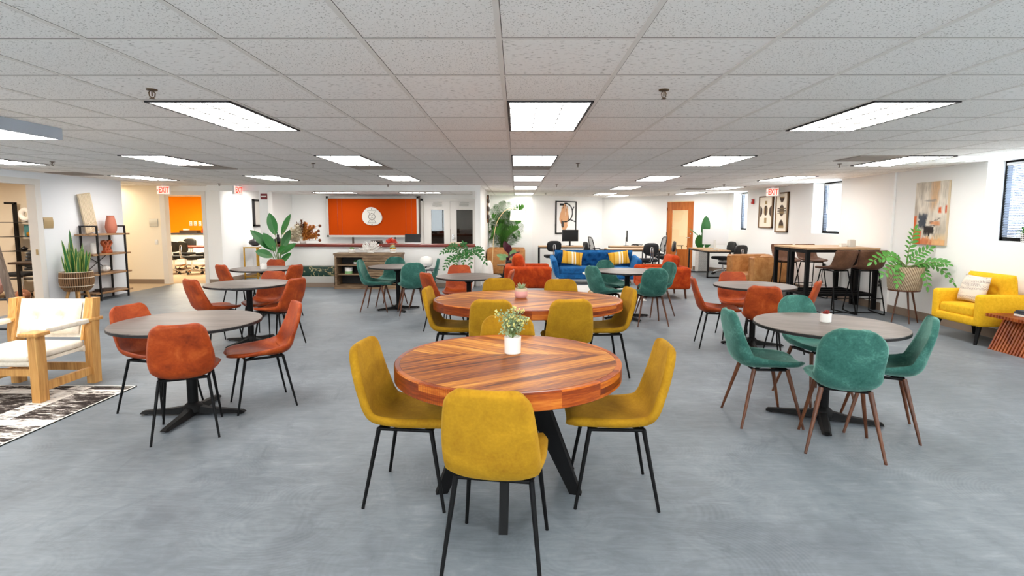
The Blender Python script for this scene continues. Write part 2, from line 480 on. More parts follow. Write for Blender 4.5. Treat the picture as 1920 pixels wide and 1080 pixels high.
plain('art tan', '#9a7f58', .8)
plain('frame wood', '#7a5c3c', .5)
plain('lamp glow', '#f4efe6', .6, emis='#fff2dc', emis_s=.7)
plain('cable', '#1c1c1c', .6)
plain('pale rug', '#d8d6d2', 1, spec=.05, nscale=14, namt=.1, bscale=150, bstr=.4)
plain('pale marble', '#e6e2dc', .25, nscale=6, namt=.05)
plain('brown sofa', '#5a3a28', .6)
plain('blind', '#8d96a6', .6)
plain('teal book', '#3e7478', .6)
def glassm(key, tint, rough=0.0, a=.75):
    t = NT(key)
    g = t.n('BsdfGlossy'); g.inputs['Roughness'].default_value = .02; g.inputs['Color'].default_value = rgba('#ffffff')
    tr = t.n('BsdfTransparent'); tr.inputs['Color'].default_value = rgba(tint)
    lw = t.n('LayerWeight'); lw.inputs[0].default_value = .5
    fac = t.math('ADD', .03, t.math('MULTIPLY', t.math('POWER', lw.outputs['Facing'], 4), .6))
    mx = t.n('MixShader'); t.put(mx.inputs[0], fac); t.put(mx.inputs[1], tr.outputs[0]); t.put(mx.inputs[2], g.outputs[0])
    t.t.links.new(mx.outputs[0], t.out.inputs['Surface']); M[key] = t.m
glassm('glass', '#f2f6f6')
glassm('dark glass', '#8a8a88')
def emit(key, c, s):
    t = NT(key); e = t.n('Emission'); e.inputs[0].default_value = rgba(c); e.inputs[1].default_value = s
    t.t.links.new(e.outputs[0], t.out.inputs['Surface']); M[key] = t.m
LIGHT = 9.0
emit('light panel', '#fffaf4', LIGHT)
emit('warm panel', '#ffeccd', LIGHT*.9)
emit('office panel', '#ffeeda', LIGHT*2.2)
emit('orange panel light', '#fff0d0', LIGHT*4.5)
emit('foyer panel', '#fff2e0', LIGHT*1.6)
def paint():
    t = NT('painted canvas'); a = t.n('VertexColor'); a.layer_name = 'Col'
    M['painted'] = t.bsdf(a.outputs[0], .75, 0, .2, t.bump(t.noise(t.coord(), 60, 3), .15, .002))
paint()
def meshback():
    t = NT('chair mesh'); co = t.mapping(t.coord(), (1, 1, 1))
    w = t.math('SINE', t.math('MULTIPLY', t.noise(co, 300, 0), 40))
    d = t.n('BsdfDiffuse'); d.inputs[0].default_value = rgba('#2a2a2c'); tr = t.n('BsdfTransparent')
    mx = t.n('MixShader'); mx.inputs[0].default_value = .55; t.put(mx.inputs[1], tr.outputs[0]); t.put(mx.inputs[2], d.outputs[0])
    t.t.links.new(mx.outputs[0], t.out.inputs['Surface']); M['chair mesh'] = t.m
meshback()
def rugm():
    t = NT('distressed rug'); co = t.coord()
    a = t.noise(t.mapping(co, (3.6, 17, 1)), 2.0, 8, .75, .8); b = t.noise(t.mapping(co, (1, 1.2, 1)), 1.3, 3, .5)
    sep = t.n('SeparateXYZ'); t.put(sep.inputs[0], co)
    bx = t.math('ABSOLUTE', t.math('SUBTRACT', t.math('FRACT', t.math('ADD', t.math('MULTIPLY', sep.outputs[0], 1.1), .2)), .5))
    by = t.math('ABSOLUTE', t.math('SUBTRACT', t.math('FRACT', t.math('MULTIPLY', sep.outputs[1], 1.35)), .5))
    band = t.math('MAXIMUM', t.math('GREATER_THAN', bx, .40), t.math('GREATER_THAN', by, .42))
    f = t.math('ADD', t.math('ADD', t.math('MULTIPLY', a, .8), t.math('MULTIPLY', b, .25)), t.math('MULTIPLY', band, .10))
    c = t.ramp(f, [(.51, '#332d2b'), (.565, '#6f6660'), (.61, '#e6e0d8')])
    M['rug'] = t.bsdf(c, 1, 0, .05, t.bump(a, .3, .004))
rugm()
def basket(key, c0, c1, sc=70):
    t = NT(key); co = t.coord(); sep = t.n('SeparateXYZ'); t.put(sep.inputs[0], co)
    ang = t.math('ARCTAN2', sep.outputs[1], sep.outputs[0])
    z = t.math('MULTIPLY', sep.outputs[2], sc)
    wv = t.math('MULTIPLY', t.math('SINE', t.math('ADD', t.math('MULTIPLY', ang, 46), t.math('MULTIPLY', t.math('FLOOR', z), 1.57))), t.math('SINE', t.math('MULTIPLY', t.math('FRACT', z), PI)))
    f = t.math('ADD', .5, t.math('MULTIPLY', wv, .5))
    M[key] = t.bsdf(t.ramp(f, [(.15, c0), (.7, c1)]), .8, 0, .2, t.bump(wv, .6, .01))
basket('seagrass', '#866a50', '#d2bda0')
def tilepot():
    t = NT('white tile pot'); co = t.coord()
    b = t.n('TexBrick'); t.put(b.inputs['Vector'], t.mapping(co, (1, 1, 1), (R(90), 0, 0)))
    b.inputs['Color1'].default_value = rgba('#e6e4e0'); b.inputs['Color2'].default_value = rgba('#dddbd6'); b.inputs['Mortar'].default_value = rgba('#b8b5ae')
    b.inputs['Scale'].default_value = 9; b.inputs['Mortar Size'].default_value = .025
    M['tile pot'] = t.bsdf(b.outputs[0], .4)
tilepot()
def dots():
    t = NT('patterned pot'); co = t.coord()
    v = t.n('TexVoronoi', feature='F1'); t.put(v.inputs['Vector'], co); v.inputs['Scale'].default_value = 42; v.inputs['Randomness'].default_value = .1
    M['dot pot'] = t.bsdf(t.mix(t.math('LESS_THAN', v.outputs['Distance'], .36), '#e8e6e2', '#2a2a2e'), .5)
dots()
def greenmarble():
    t = NT('green marble cloth'); co = t.coord()
    d = t.noise(co, 5, 4, .6, 0, 'Color')
    mv = t.n('Mix', data_type='RGBA', blend_type='LINEAR_LIGHT'); mv.inputs[0].default_value = .18; t.put(mv.inputs[6], co); t.put(mv.inputs[7], d)
    v = t.n('TexVoronoi', feature='DISTANCE_TO_EDGE'); t.put(v.inputs['Vector'], t.mapping(mv.outputs[2], (1, 1, 1.6), (0, .5, .3))); v.inputs['Scale'].default_value = 4.6
    f = t.ramp(v.outputs['Distance'], [(.014, 1.0), (.04, 0.0)])
    k = t.ramp(t.noise(co, 4, 2), [(.36, 0.0), (.46, 1.0)])
    M['green marble'] = t.bsdf(t.mix(t.math('MULTIPLY', f, k), '#10382c', '#d9c78f'), .5)
greenmarble()
def stripes():
    t = NT('striped pillow'); co = t.coord(); sep = t.n('SeparateXYZ'); t.put(sep.inputs[0], co)
    f = t.math('FRACT', t.math('MULTIPLY', t.math('ADD', sep.outputs[0], .26), 1.9))
    c = t.ramp(f, [(0, '#d9a437'), (.22, '#c78c22'), (.27, '#e0b65a'), (.43, '#cf982c'), (.46, '#efe3c8'), (.55, '#d9a437'), (.6, '#efe3c8'), (.66, '#d39d30'), (.8, '#b97f1d'), (.84, '#dcab44')], 'CONSTANT')
    M['stripe pillow'] = t.bsdf(c, .9, 0, .1, t.bump(t.noise(co, 120, 2), .2, .002))
stripes()
def weave():
    t = NT('woven pillow'); co = t.coord()
    ck = t.n('TexChecker'); t.put(ck.inputs['Vector'], co); ck.inputs['Scale'].default_value = 90; ck.inputs['Color1'].default_value = rgba('#e6ddd0'); ck.inputs['Color2'].default_value = rgba('#a2928a')
    k = t.noise(t.mapping(co, (1, 1, 9)), 3, 2)
    M['woven pillow'] = t.bsdf(t.mix(t.ramp(k, [(.42, 0.0), (.58, 1.0)]), ck.outputs[0], '#e4dacb'), .95, 0, .1)
weave()
# ------------------------------------------------------------------ the setting
XL, XR = -8.2, 6.3
m = MB(); m.b2((-8.2, -2.6, -.1), (6.62, 21, 0)); m.b2((-8.3, 12.85, -.1), (-8.2, 21, -.001)); struct('floor', m, 'floor')
m = MB(); m.b2((-13, -2.6, -.1), (-8.2, 12.9, .001)); m.b2((-13, 12.9, -.1), (-7.2, 20, .002)); struct('floor_carpet', m, 'carpet')
m = MB(); m.b2((-13.2, -2.8, ZC), (6.64, 22, ZC+.1)); m.b2((6.64, 16.3, ZC), (10, 22, ZC+.1)); struct('ceiling', m, 'ceiling')
S = .6096; GX0, GY0 = -.0788, 2.4652
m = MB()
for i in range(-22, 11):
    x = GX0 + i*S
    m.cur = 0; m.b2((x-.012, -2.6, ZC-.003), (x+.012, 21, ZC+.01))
    m.cur = 1; m.b2((x+.010, -2.6, ZC-.0006), (x+.0155, 21, ZC+.01))  # dark strip paints the shade of the gap beside the bar
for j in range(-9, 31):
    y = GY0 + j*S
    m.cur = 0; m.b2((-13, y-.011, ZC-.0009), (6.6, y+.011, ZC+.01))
    m.cur = 1; m.b2((-13, y-.015, ZC-.0006), (6.6, y-.009, ZC+.01))  # gap shade painted along the cross bars too
struct('ceiling_grid', m, ['ceiling grid', 'tile joint shade'])
H = ZC
# left wall with the office doorway
m = MB()
m.b2((-8.32, -2.6, 0), (XL, 8.2, H)); m.b2((-8.32, 9.22, 0), (XL, 11.25, H)); m.b2((-8.32, 8.2, 2.13), (XL, 9.22, H))
struct('wall_left', m, 'wall blue cast')
m = MB()
for y0, y1 in ((8.11, 8.22), (9.2, 9.31)): m.b2((-8.34, y0, 0), (-8.18, y1, 2.12))
m.b2((-8.34, 8.11, 2.12), (-8.18, 9.31, 2.22))
struct('trim_1', m, 'trim white')
m = MB(); m.b2((-8.24, 9.185, .93), (-8.21, 9.2, 1.02)); struct('trim_2', m, 'bronze')
# left office
m = MB(); m.b2((-13, 11.13, 0), (-8.32, 11.25, H)); struct('wall_office_back', m, 'wall cream')
m = MB(); m.b2((-13.1, -2.6, 0), (-12.9, 20, H)); struct('wall_office_side', m, 'wall cream')
m = MB(); m.b2((-13, 5.9, 0), (-8.32, 6, H)); struct('wall_office_near', m, 'wall cream')
# hall wall with the doorway to the orange office
m = MB(); m.b2((-13, 12.85, 0), (-8.36, 12.97, H)); struct('wall_hall', m, 'wall cream')
m = MB(); m.b2((-7.45, 12.85, 0), (-7.03, 12.97, H)); m.b2((-8.36, 12.85, 2.12), (-7.45, 12.97, H)); struct('wall_hall_pier', m, 'wall white')
m = MB()
for x0, x1 in ((-8.46, -8.34), (-7.46, -7.37)): m.b2((x0, 12.83, 0), (x1, 12.99, 2.11))
m.b2((-8.46, 12.83, 2.11), (-7.37, 12.99, 2.21)); struct('trim_3', m, 'trim white')
m = MB(); m.b2((-13, 12.835, 0), (-8.46, 12.85, .11)); m.b2((-7.37, 12.835, 0), (-7.02, 12.85, .11)); struct('baseboard_hall', m, 'baseboard')
m = MB(); m.b2((-13, 18.9, 0), (-7.1, 19.0, H)); struct('wall_orange', m, 'wall orange')
m = MB(); m.b2((-13, 18.885, 0), (-7.15, 18.9, .1)); struct('baseboard_orange', m, 'baseboard')
# wall behind the console, running back to the reception
m = MB(); m.b2((-7.25, 12.97, 0), (-7.13, 19, H)); struct('wall_reception_left', m, 'wall white')
m = MB(); m.b2((-7.13, 12.97, 0), (-7.115, 17.2, .11)); struct('baseboard_reception', m, 'baseboard')
m = MB(); m.b2((-7.13, 17.2, 0), (-2.95, 17.32, H)); m.b2((-2.95, 17.2, 2.14), (-1.25, 17.32, H)); m.b2((-1.25, 17.2, 0), (-.95, 17.32, H)); struct('wall_reception_back', m, 'wall white')
m = MB(); m.b2((-7.13, 12.5, 2.2), (-.95, 12.68, H)); struct('beam_header', m, 'wall white')
m = MB(); m.b2((-5.93, 12.5, 0), (-5.73, 12.72, 2.2)); struct('column_left', m, 'wall white')
m = MB(); m.b2((-.95, 12.5, 0), (-.83, 17.3, H)); struct('wall_centre', m, 'wall white')
m = MB(); m.b2((-1.01, 12.485, 2.07), (-.955, 12.53, 2.205)); struct('trim_4', m, 'trim white')
# counter half wall
m = MB(); m.b2((-5.73, 12.6, 0), (-.95, 12.74, .91)); struct('wall_counter', m, 'wall white')
m = MB(); m.b2((-5.73, 12.582, 0), (-.95, 12.6, .12)); struct('baseboard_counter', m, 'baseboard')
# back walls of the big room
def wall_run(name, p, q, th, mat, opening=None, h0=0, h1=H):
    p, q = Vector((*p, 0)), Vector((*q, 0)); d = q-p; L = d.length
    T = Matrix.Translation(p) @ Matrix.Rotation(math.atan2(d.y, d.x), 4, 'Z')
    m = MB(); m.T = T
    if opening:
        a, b, z = opening
        m.b2((0, 0, h0), (a, th, h1)); m.b2((b, 0, h0), (L, th, h1)); m.b2((a, 0, z), (b, th, h1))
    else: m.b2((0, 0, h0), (L, th, h1))
    struct(name, m, mat); return T, L
wall_run('wall_back_a', (-.95, 17.3), (.5, 17.3), .12, 'wall white')
wall_run('wall_back_b', (.5, 17.3), (3.05, 19.3), .12, 'wall white')
DA, DB = 2.49, 3.41
TC, LC = wall_run('wall_back_c', (3.05, 19.3), (6.3, 16.2), .12, 'wall white', (DA, DB, 2.14))
m = MB(); m.T = TC; m.b2((0, -.015, 0), (DA-.03, 0, .11)); m.b2((DB+.03, -.015, 0), (LC, 0, .11)); struct('baseboard_back', m, 'baseboard')
# room behind the wooden door
m = MB(); m.T = TC; m.b2((1.2, 2.6, 0), (5.6, 2.7, H)); m.b2((1.2, .12, 0), (1.3, 2.6, H)); m.b2((4.4, .12, 0), (4.5, 2.6, H)); struct('wall_side_room', m, 'wall cream')
m = MB(); m.T = TC; m.b2((1.2, .0, -.05), (4.6, 2.7, .003)); struct('floor_side_room', m, 'carpet')
# right wall with three recessed windows and two added unseen ones for daylight
WIN = ((-1.9, -.9), (2.2, 3.2), (6.3, 7.37), (10.62, 11.62), (14.9, 15.82)); SILL = 1.27
m = MB(); y = -2.6
for a, b in WIN:
    m.b2((XR, y, 0), (XR+.34, a, H)); m.b2((XR, a, 0), (XR+.34, b, SILL)); y = b
m.b2((XR, y, 0), (XR+.34, 16.3, H)); struct('wall_right', m, 'wall white')
m = MB(); m.b2((XR-.016, -2.6, 0), (XR, 16.2, .125)); struct('baseboard_right', m, 'baseboard')
m = MB(); m.b2((XR-.035, 9.1, 0), (XR, 9.24, H)); struct('pillar_right', m, 'wall white')
m = MB(); x = -13.2
for a in (-6.0, -1.4, 3.2):  # openings for the added rear windows
    m.b2((x, -2.8, 0), (a, -2.6, H)); m.b2((a, -2.8, 0), (a+1.9, -2.6, .75)); m.b2((a, -2.8, 2.28), (a+1.9, -2.6, H)); x = a+1.9
m.b2((x, -2.8, 0), (7, -2.6, H)); struct('wall_rear', m, 'wall white')
for k, a in enumerate((-6.0, -1.4, 3.2)):  # windows added behind the viewer, unseen, to bring daylight to the ceiling
    m = MB()
    for lo, hi in (((a, -2.76, .75), (a+.05, -2.7, 2.28)), ((a+1.85, -2.76, .75), (a+1.9, -2.7, 2.28)), ((a+.92, -2.76, .75), (a+.98, -2.7, 2.28)), ((a, -2.76, .75), (a+1.9, -2.7, .8)), ((a, -2.76, 2.23), (a+1.9, -2.7, 2.28))): m.b2(lo, hi)
    w = struct('window_%d' % (k+6), m, 'black metal')
    g = MB(); g.b2((a+.05, -2.735, .8), (a+1.85, -2.73, 2.23)); tag(obj('glass', g, 'glass', w, None), kind='structure')
for k, (a, b) in enumerate(WIN):
    x = XR+.235
    m = MB()
    for lo, hi in (((x, a, SILL), (x+.06, a+.05, H)), ((x, b-.05, SILL), (x+.06, b, H)), ((x, a, SILL), (x+.06, b, SILL+.05)), ((x, a, H-.03), (x+.06, b, H))): m.b2(lo, hi)
    w = struct('window_%d' % (k+1), m, 'black metal')
    g = MB(); g.b2((x+.03, a+.05, SILL+.05), (x+.036, b-.05, H-.03)); tag(obj('glass', g, 'glass', w, None), kind='structure')
    if k < 2: continue            # the two added windows nearer than the frame have no blinds
    where = ('beside the painting, behind the small potted plant', 'above the bar tables', 'farthest one, beside the fire alarm')[k-2]
    t = thing('window_blind', 'white horizontal slat blind in the window ' + where, 'blind', (x-.02, (a+b)/2, H-.03), 0, 'window blinds')
    m = MB(); n = 44; wd = b-a-.12
    for i in range(n):
        z = -.05 - i*(H-SILL-.12)/n
        m.box((0, 0, 0), (.024, wd, .0015), Matrix.Translation((0, 0, z)) @ Matrix.Rotation(R((42, 22, 22)[k-2]), 4, 'Y'))
    obj('slats', m, 'blind', t, None)
    m = MB(); m.box((0, 0, -.016), (.035, wd, .032)); obj('head_rail', m, 'white plastic', t, None)
    m = MB(); m.cyl((-.02, wd*.36, -.03), (-.02, wd*.36, -.62), .003, n=6); obj('cord', m, 'white plastic', t)
# wooden door in the angled wall
d = thing('wooden_door', 'orange toned wooden door with a tall glass pane in the far corner', 'door')
d.matrix_world = TC @ Matrix.Translation((DA, 0, 0)); d['kind'] = 'structure'; d.name = 'door_1'
W = DB-DA
m = MB()
for lo, hi in (((.01, .03, .02), (.17, .08, 2.12)), ((W-.2, .03, .02), (W-.01, .08, 2.12)), ((.17, .03, 1.86), (W-.2, .08, 2.12)), ((.17, .03, .02), (W-.2, .08, .62))): m.b2(lo, hi)
obj('door_leaf', m, 'door wood', d, None)
m = MB(); m.b2((.17, .05, .62), (W-.2, .056, 1.86)); obj('glass_pane', m, 'glass', d, None)
m = MB(); m.cyl((W-.09, .03, 1.0), (W-.09, -.03, 1.0), .012); m.cyl((W-.09, -.03, 1.0), (W-.21, -.03, 1.0), .01); m.cyl((W-.09, .03, 1.12), (W-.09, .005, 1.12), .025); obj('handle', m, 'chrome', d)
m = MB()
for z in (.25, 1.05, 1.85): m.b2((-.012, .015, z), (.012, .035, z+.1))
obj('hinge', m, 'black metal', d, None)
# double doors of the reception
for k, (x0, x1, lab) in enumerate(((-2.95, -2.1, 'left'), (-2.1, -1.25, 'right'))):
    d = thing('door_%d' % (k+2), 'white reception double door with glass pane, the %s' % ('one beside the orange board' if k == 0 else 'one with the lever handle beside the column'), 'door', (x0, 17.2, 0)); d['kind'] = 'structure'
    m = MB(); w = x1-x0
    g0, g1 = (.24, w-.2) if k == 0 else (.2, w-.14)
    for lo, hi in (((.01, .02, 0), (g0, .07, 2.13)), ((g1, .02, 0), (w-.005, .07, 2.13)), ((g0, .02, 1.86), (g1, .07, 2.13)), ((g0, .02, 0), (g1, .07, .3))): m.b2(lo, hi)
    obj('door_leaf', m, 'trim white', d, None)
    m = MB(); m.b2((g0, .04, .3), (g1, .046, 1.86)); obj('glass_pane', m, 'dark glass', d, None)
    m = MB(); m.b2((.3, -.05, 1.98), (.58, .02, 2.05)); m.b2((.32, -.03, 2.07), (.6, -.015, 2.085)); obj('door_closer', m, 'frame grey', d, None)
    if k == 1:
        m = MB(); m.cyl((.08, .02, 1.0), (.08, -.05, 1.0), .014); m.cyl((.08, -.05, 1.0), (.2, -.05, 1.01), .011); m.box((.08, .012, 1.0), (.05, .02, .16)); obj('handle', m, 'chrome', d)
m = MB()
for lo, hi in (((-3.03, 17.17, 0), (-2.95, 17.22, 2.2)), ((-1.25, 17.17, 0), (-1.17, 17.22, 2.2)), ((-3.03, 17.17, 2.13), (-1.17, 17.22, 2.2))): m.b2(lo, hi)
struct('trim_5', m, 'trim white')
# room behind the double doors: dim, with a brown settle
m = MB(); m.b2((-4.5, 20.5, 0), (-.2, 20.6, H)); m.b2((-4.6, 17.32, 0), (-4.5, 20.6, H)); m.b2((-.95, 17.42, 0), (-.85, 20.6, H)); struct('wall_foyer', m, 'wall blue cast')
t = thing('brown_settle', 'dark brown high-backed bench seen through the reception door glass', 'bench', (-2.2, 19.3, 0))
m = MB(); m.rbox((0, 0, .45), (2.4, .8, .5), .06); obj('seat', m, 'brown sofa', t)
m = MB(); m.rbox((0, .4, .75), (2.4, .22, .9), .06); obj('backrest', m, 'brown sofa', t)
m = MB(); m.b2((-1.2, -.38, 0), (1.2, .3, .2)); obj('base', m, 'walnut leg', t, None)
# ------------------------------------------------------------------ ceiling lights
def light_proto(name, matl):
    t = thing(name, '', 'ceiling light', (0, 0, 0))
    w, l = S-.03, 2*S-.03
    m = MB(); fw = .018
    for lo, hi in (((-w/2, -l/2, -.012), (-w/2+fw, l/2, -.001)), ((w/2-fw, -l/2, -.012), (w/2, l/2, -.001)), ((-w/2, -l/2, -.012), (w/2, -l/2+fw*.6, -.001)), ((-w/2, l/2-fw*.6, -.012), (w/2, l/2, -.001))): m.b2(lo, hi)
    obj('frame', m, 'black iron', t, None)
    m = MB(); a, b = w/2-fw, l/2-fw*.6; m.add([(-a, -b, -.008), (-a, b, -.008), (a, b, -.008), (a, -b, -.008)], [(0, 1, 2, 3)])
    o = obj('diffuser', m, matl, t, None)
    m = MB()
    for i in (1, 2): m.box((-a+2*a*i/3, 0, -.0115), (.005, 2*b, .006))
    for i in range(1, 6): m.box((0, -b+2*b*i/6, -.0115), (2*a, .004, .006))
    obj('louvre', m, 'louvre grey', t, None)
    return t
lp = Proto(light_proto('ceiling_light', 'light panel'))
COLN = {-3: 'over the left wall shelf side', -2: 'second column from the left wall', -1: 'column left of the centre one', 0: 'centre column', 1: 'column right of the centre one', 2: 'column along the window wall'}
ROWN = {-2: 'behind the viewer, last row', -1: 'behind the viewer', 0: 'nearest row', 1: 'second row from the viewer', 2: 'third row from the viewer', 3: 'fourth row from the viewer', 4: 'fifth row from the viewer'}
LIGHTS = [(k, r) for r in (-2, -1, 0) for k in (-1, 0, 1)] + [(2, 0), (2, -1), (-2, -1), (-3, 0)] + [(k, 1) for k in range(-3, 3)] + [(k, 2) for k in range(-3, 3)] + [(k, 3) for k in (-2, -1, 0, 1, 2)] + [(k, 4) for k in (0, 1)]
for k, r in LIGHTS:
    x = GX0 + 4*S*k + S/2; y = GY0 + 2*S + 5*S*r + S
    lab = 'square-gridded fluorescent ceiling panel, %s, %s' % (ROWN[r], COLN[k])
    if r == 3 and k < 0: lab = 'added unseen ceiling panel just behind the reception header, %s half' % ('left' if k == -2 else 'right')  # panels added out of view to brighten the reception walls
    if r == 9: lab = 'ceiling panel beyond the reception header, %s the orange board' % ('left end of' if k == -2 else 'right end of')
    lp.put((x, y, ZC), 0, lab, 'fluorescent ceiling panels')
lp.put((-6.5, 13.9, ZC), 0, 'added unseen ceiling panel over the gold console by the mirror wall', 'fluorescent ceiling panels')  # lamp added behind the header, out of view, to brighten the mirror wall
lp.put((-5.3, 15.9, ZC), 90, 'crosswise ceiling panel in reception, before the left end of the orange board', 'fluorescent ceiling panels')
lp.put((-2.8, 15.9, ZC), 90, 'crosswise ceiling panel in reception, before the double doors', 'fluorescent ceiling panels')
lp.put((5.05, 15.9, ZC), 0, 'ceiling panel before the wooden door, fifth row, by the window wall', 'fluorescent ceiling panels')
lp.put((GX0+4*S+S*1.5, 17.75, ZC), 0, 'small distant ceiling panel in the corner above the far desks', 'fluorescent ceiling panels')
for x, y, mt_, lab in ((-9.8, 9.2, 'office panel', 'added unseen ceiling panel of the side office behind the left wall'), (-9.6, 12.1, 'warm panel', 'added unseen warm ceiling panel of the hall by the orange office'), (-9.9, 15.3, 'orange panel light', 'first added unseen ceiling panel of the orange office'), (-10.2, 16.7, 'orange panel light', 'second added unseen ceiling panel of the orange office'), (-2.2, 18.8, 'foyer panel', 'added unseen ceiling panel of the foyer behind the double doors')):
    w = lp.put((x, y, ZC), 0, lab, 'added side room ceiling panels')  # unseen panels added to light the rooms beyond
    for c in w.children:
        if c.name.startswith('diffuser'):
            c.data = c.data.copy(); c.data.materials[0] = M[mt_]
w = lp.put((0, 0, 0), 0, 'added unseen ceiling panel of the room behind the wooden door', 'added side room ceiling panels'); w.matrix_world = TC @ Matrix.Translation((3.1, 1.2, ZC))  # unseen panel added to light the room behind the door
for c in w.children:
    if c.name.startswith('diffuser'):
        c.data = c.data.copy(); c.data.materials[0] = M['office panel']
# the surface-mounted box light
t = thing('box_light', 'deep surface-mounted box light on the ceiling at the left edge', 'ceiling light', (-4.62, 4.2, ZC))
m = MB()
for lo, hi in (((-.62, -.55, -.1), (-.6, .6, 0)), ((.6, -.55, -.1), (.62, .6, 0)), ((-.62, -.57, -.1), (.62, -.55, 0)), ((-.62, .6, -.1), (.62, .62, 0))): m.b2(lo, hi)
obj('housing', m, 'housing grey', t, None)
m = MB(); m.add([(-.6, -.55, -.096), (-.6, .6, -.096), (.6, .6, -.096), (.6, -.55, -.096)], [(0, 1, 2, 3)]); obj('diffuser', m, 'light panel', t, None)
# vents
t = thing('ceiling_vent', '', 'vent'); m = MB(); m.box((0, 0, -.004), (S-.03, S-.03, .006)); obj('backing', m, 'vent', t, None)
m = MB()
for i in range(7): m.box((0, -.24+i*.08, -.010), (S-.06, .018, .006))
obj('slats', m, 'vent', t, None)
m = MB(); w = S/2-.02
for lo, hi in (((-w, -w, -.012), (-w+.02, w, -.001)), ((w-.02, -w, -.012), (w, w, -.001)), ((-w, -w, -.012), (w, -w+.02, -.001)), ((-w, w-.02, -.012), (w, w, -.001))): m.b2(lo, hi)
obj('frame', m, 'vent', t, None)
vp = Proto(t)
for i, j, lab in ((-8, 9, 'second column from the left wall'), (-4, 9, 'column left of the centre one'), (0, 9, 'centre column'), (7, 7, 'column along the window wall'), (-13, 11, 'column by the left wall shelf'), (7, 18, 'window wall column near the far door')):
    vp.put((GX0+(i+.5)*S, GY0+(j+.5)*S, ZC), 0, 'square brownish ceiling vent next to a light panel, ' + lab, 'ceiling vents')
# sprinklers
t = thing('fire_sprinkler', '', 'sprinkler')
m = MB(); m.lathe([(0, 0), (.032, 0), (.03, -.006), (.014, -.01), (0, -.01)], 16); obj('escutcheon', m, 'brass', t)
m = MB()
for s in (-1, 1): m.tube([(s*.008, 0, -.008), (s*.018, 0, -.022), (s*.015, 0, -.042), (0, 0, -.052)], .0035, 6)
m.cyl((0, 0, -.01), (0, 0, -.04), .004, n=6); obj('yoke', m, 'brass', t)
m = MB(); m.cyl((0, 0, -.053), (0, 0, -.056), .016, n=12); obj('deflector', m, 'brass', t)
sp = Proto(t)
for x, y, lab in ((-2.24, 3.39, 'nearest one on the left, before the gridded light'), (.9, 3.4, 'nearest one right of the centre lights'), (-2.87, 7.71, 'middle row, left of the centre lights'), (-6.42, 7.53, 'middle row, farthest left'), (.86, 7.68, 'middle row, right of the centre lights'), (4.53, 7.72, 'middle row, near the window wall'), (-6.56, 12.0, 'far row, by the exit signs'), (.9, 12.22, 'far row, right of the centre lights'), (.86, 16.05, 'last one before the far back wall'), (-2.9, 12.29, 'far row, before the reception header'), (4.61, 12.16, 'far row, near the window wall'), (4.54, 16.27, 'above the wooden door'), (-5.74, 15.46, 'inside reception, above the dried grasses'), (-2.61, 15.53, 'inside reception, above the double doors')):
    sp.put((x, y, ZC), rnd.uniform(0, 180), 'brass pendent fire sprinkler in the ceiling, ' + lab, 'fire sprinklers')
# ------------------------------------------------------------------ shell chairs
def crom(pts, n):
    out = []; P = [Vector(p) for p in pts]
    P = [P[0]*2-P[1]] + P + [P[-1]*2-P[-2]]
    for i in range(1, len(P)-2):
        for k in range(n):
            t = k/n; a, b, c, d = P[i-1], P[i], P[i+1], P[i+2]
            out.append(.5*((2*b)+(c-a)*t+(2*a-5*b+4*c-d)*t*t+(3*b-a-3*c+d)*t**3))
    out.append(P[-2]); return out
def shell(mb, prof, widths, th, r0, r1, bucket, N=34, MW=16):
    """continuous seat-and-back shell: prof is (y,z) from the seat front to the back top; widths are half widths at the same points"""
    raw = crom([(p[0], p[1], w) for p, w in zip(prof, widths)], 12)
    S = [0]
    for i in range(1, len(raw)): S.append(S[-1] + (raw[i].xy-raw[i-1].xy).length)
    L = S[-1]
    def at(s):
        s = min(max(s, 0), L)
        for i in range(1, len(S)):
            if S[i] >= s: break
        t = (s-S[i-1])/max(1e-9, S[i]-S[i-1]); return raw[i-1].lerp(raw[i], t)
    # denser samples at the rounded ends
    ss = [r0*(1-math.cos(PI/2*i/6)) for i in range(6)] + [lerp(r0, L-r1, i/(N-1)) for i in range(N)] + [L-r1+r1*math.sin(PI/2*i/6) for i in range(1, 7)]
    top, bot = [], []
    for s in ss:
        p = at(s); e = .004; t2 = (at(s+e).xy-at(s-e).xy).normalized()
        nrm = Vector((t2.y, -t2.x))            # up for the seat, forward for the back
        w = p.z
        if s < r0: d = r0-s; w = w-r0+math.sqrt(max(0, r0*r0-d*d))
        if s > L-r1: d = s-(L-r1); w = w-r1+math.sqrt(max(0, r1*r1-d*d))
        k = bucket(s/L)
        for lst, sg in ((top, .5), (bot, -.5)):
            row = []
            for j in range(MW+1):
                u = math.sin(PI/2*(2*j/MW-1))*.35 + (2*j/MW-1)*.65
                off = k*abs(u)**2.6
                edge = min(1, (1-abs(u))*w/(th*.5)) if w > 0 else 1
                endd = min(1, min(s, L-s)/(th*.5))
                q = min(edge, endd); hh = th*sg*math.sqrt(max(0, 1-(1-q)**2))
                o = off+hh
                pull = 1-.55*k*abs(u)**3/max(w, .05)
                row.append((u*w*pull, p.x + nrm.x*o, p.y + nrm.y*o))
            lst.append(row)
    n = MW+1; K = len(ss); vs = [v for r in top for v in r] + [v for r in bot for v in r]; b = n*K
    fs = []
    for i in range(K-1):
        for j in range(MW):
            a = i*n+j; fs.append((a, a+1, a+n+1, a+n)); fs.append((b+a, b+a+n, b+a+n+1, b+a+1))
    for i in range(K-1):
        fs.append((i*n, i*n+n, b+i*n+n, b+i*n)); a = i*n+MW; fs.append((a, b+a, b+a+n, a+n))
    for j in range(MW):
        fs.append((j, b+j, b+j+1, j+1)); a = (K-1)*n+j; fs.append((a, a+1, b+a+1, b+a))
    mb.add(vs, fs)
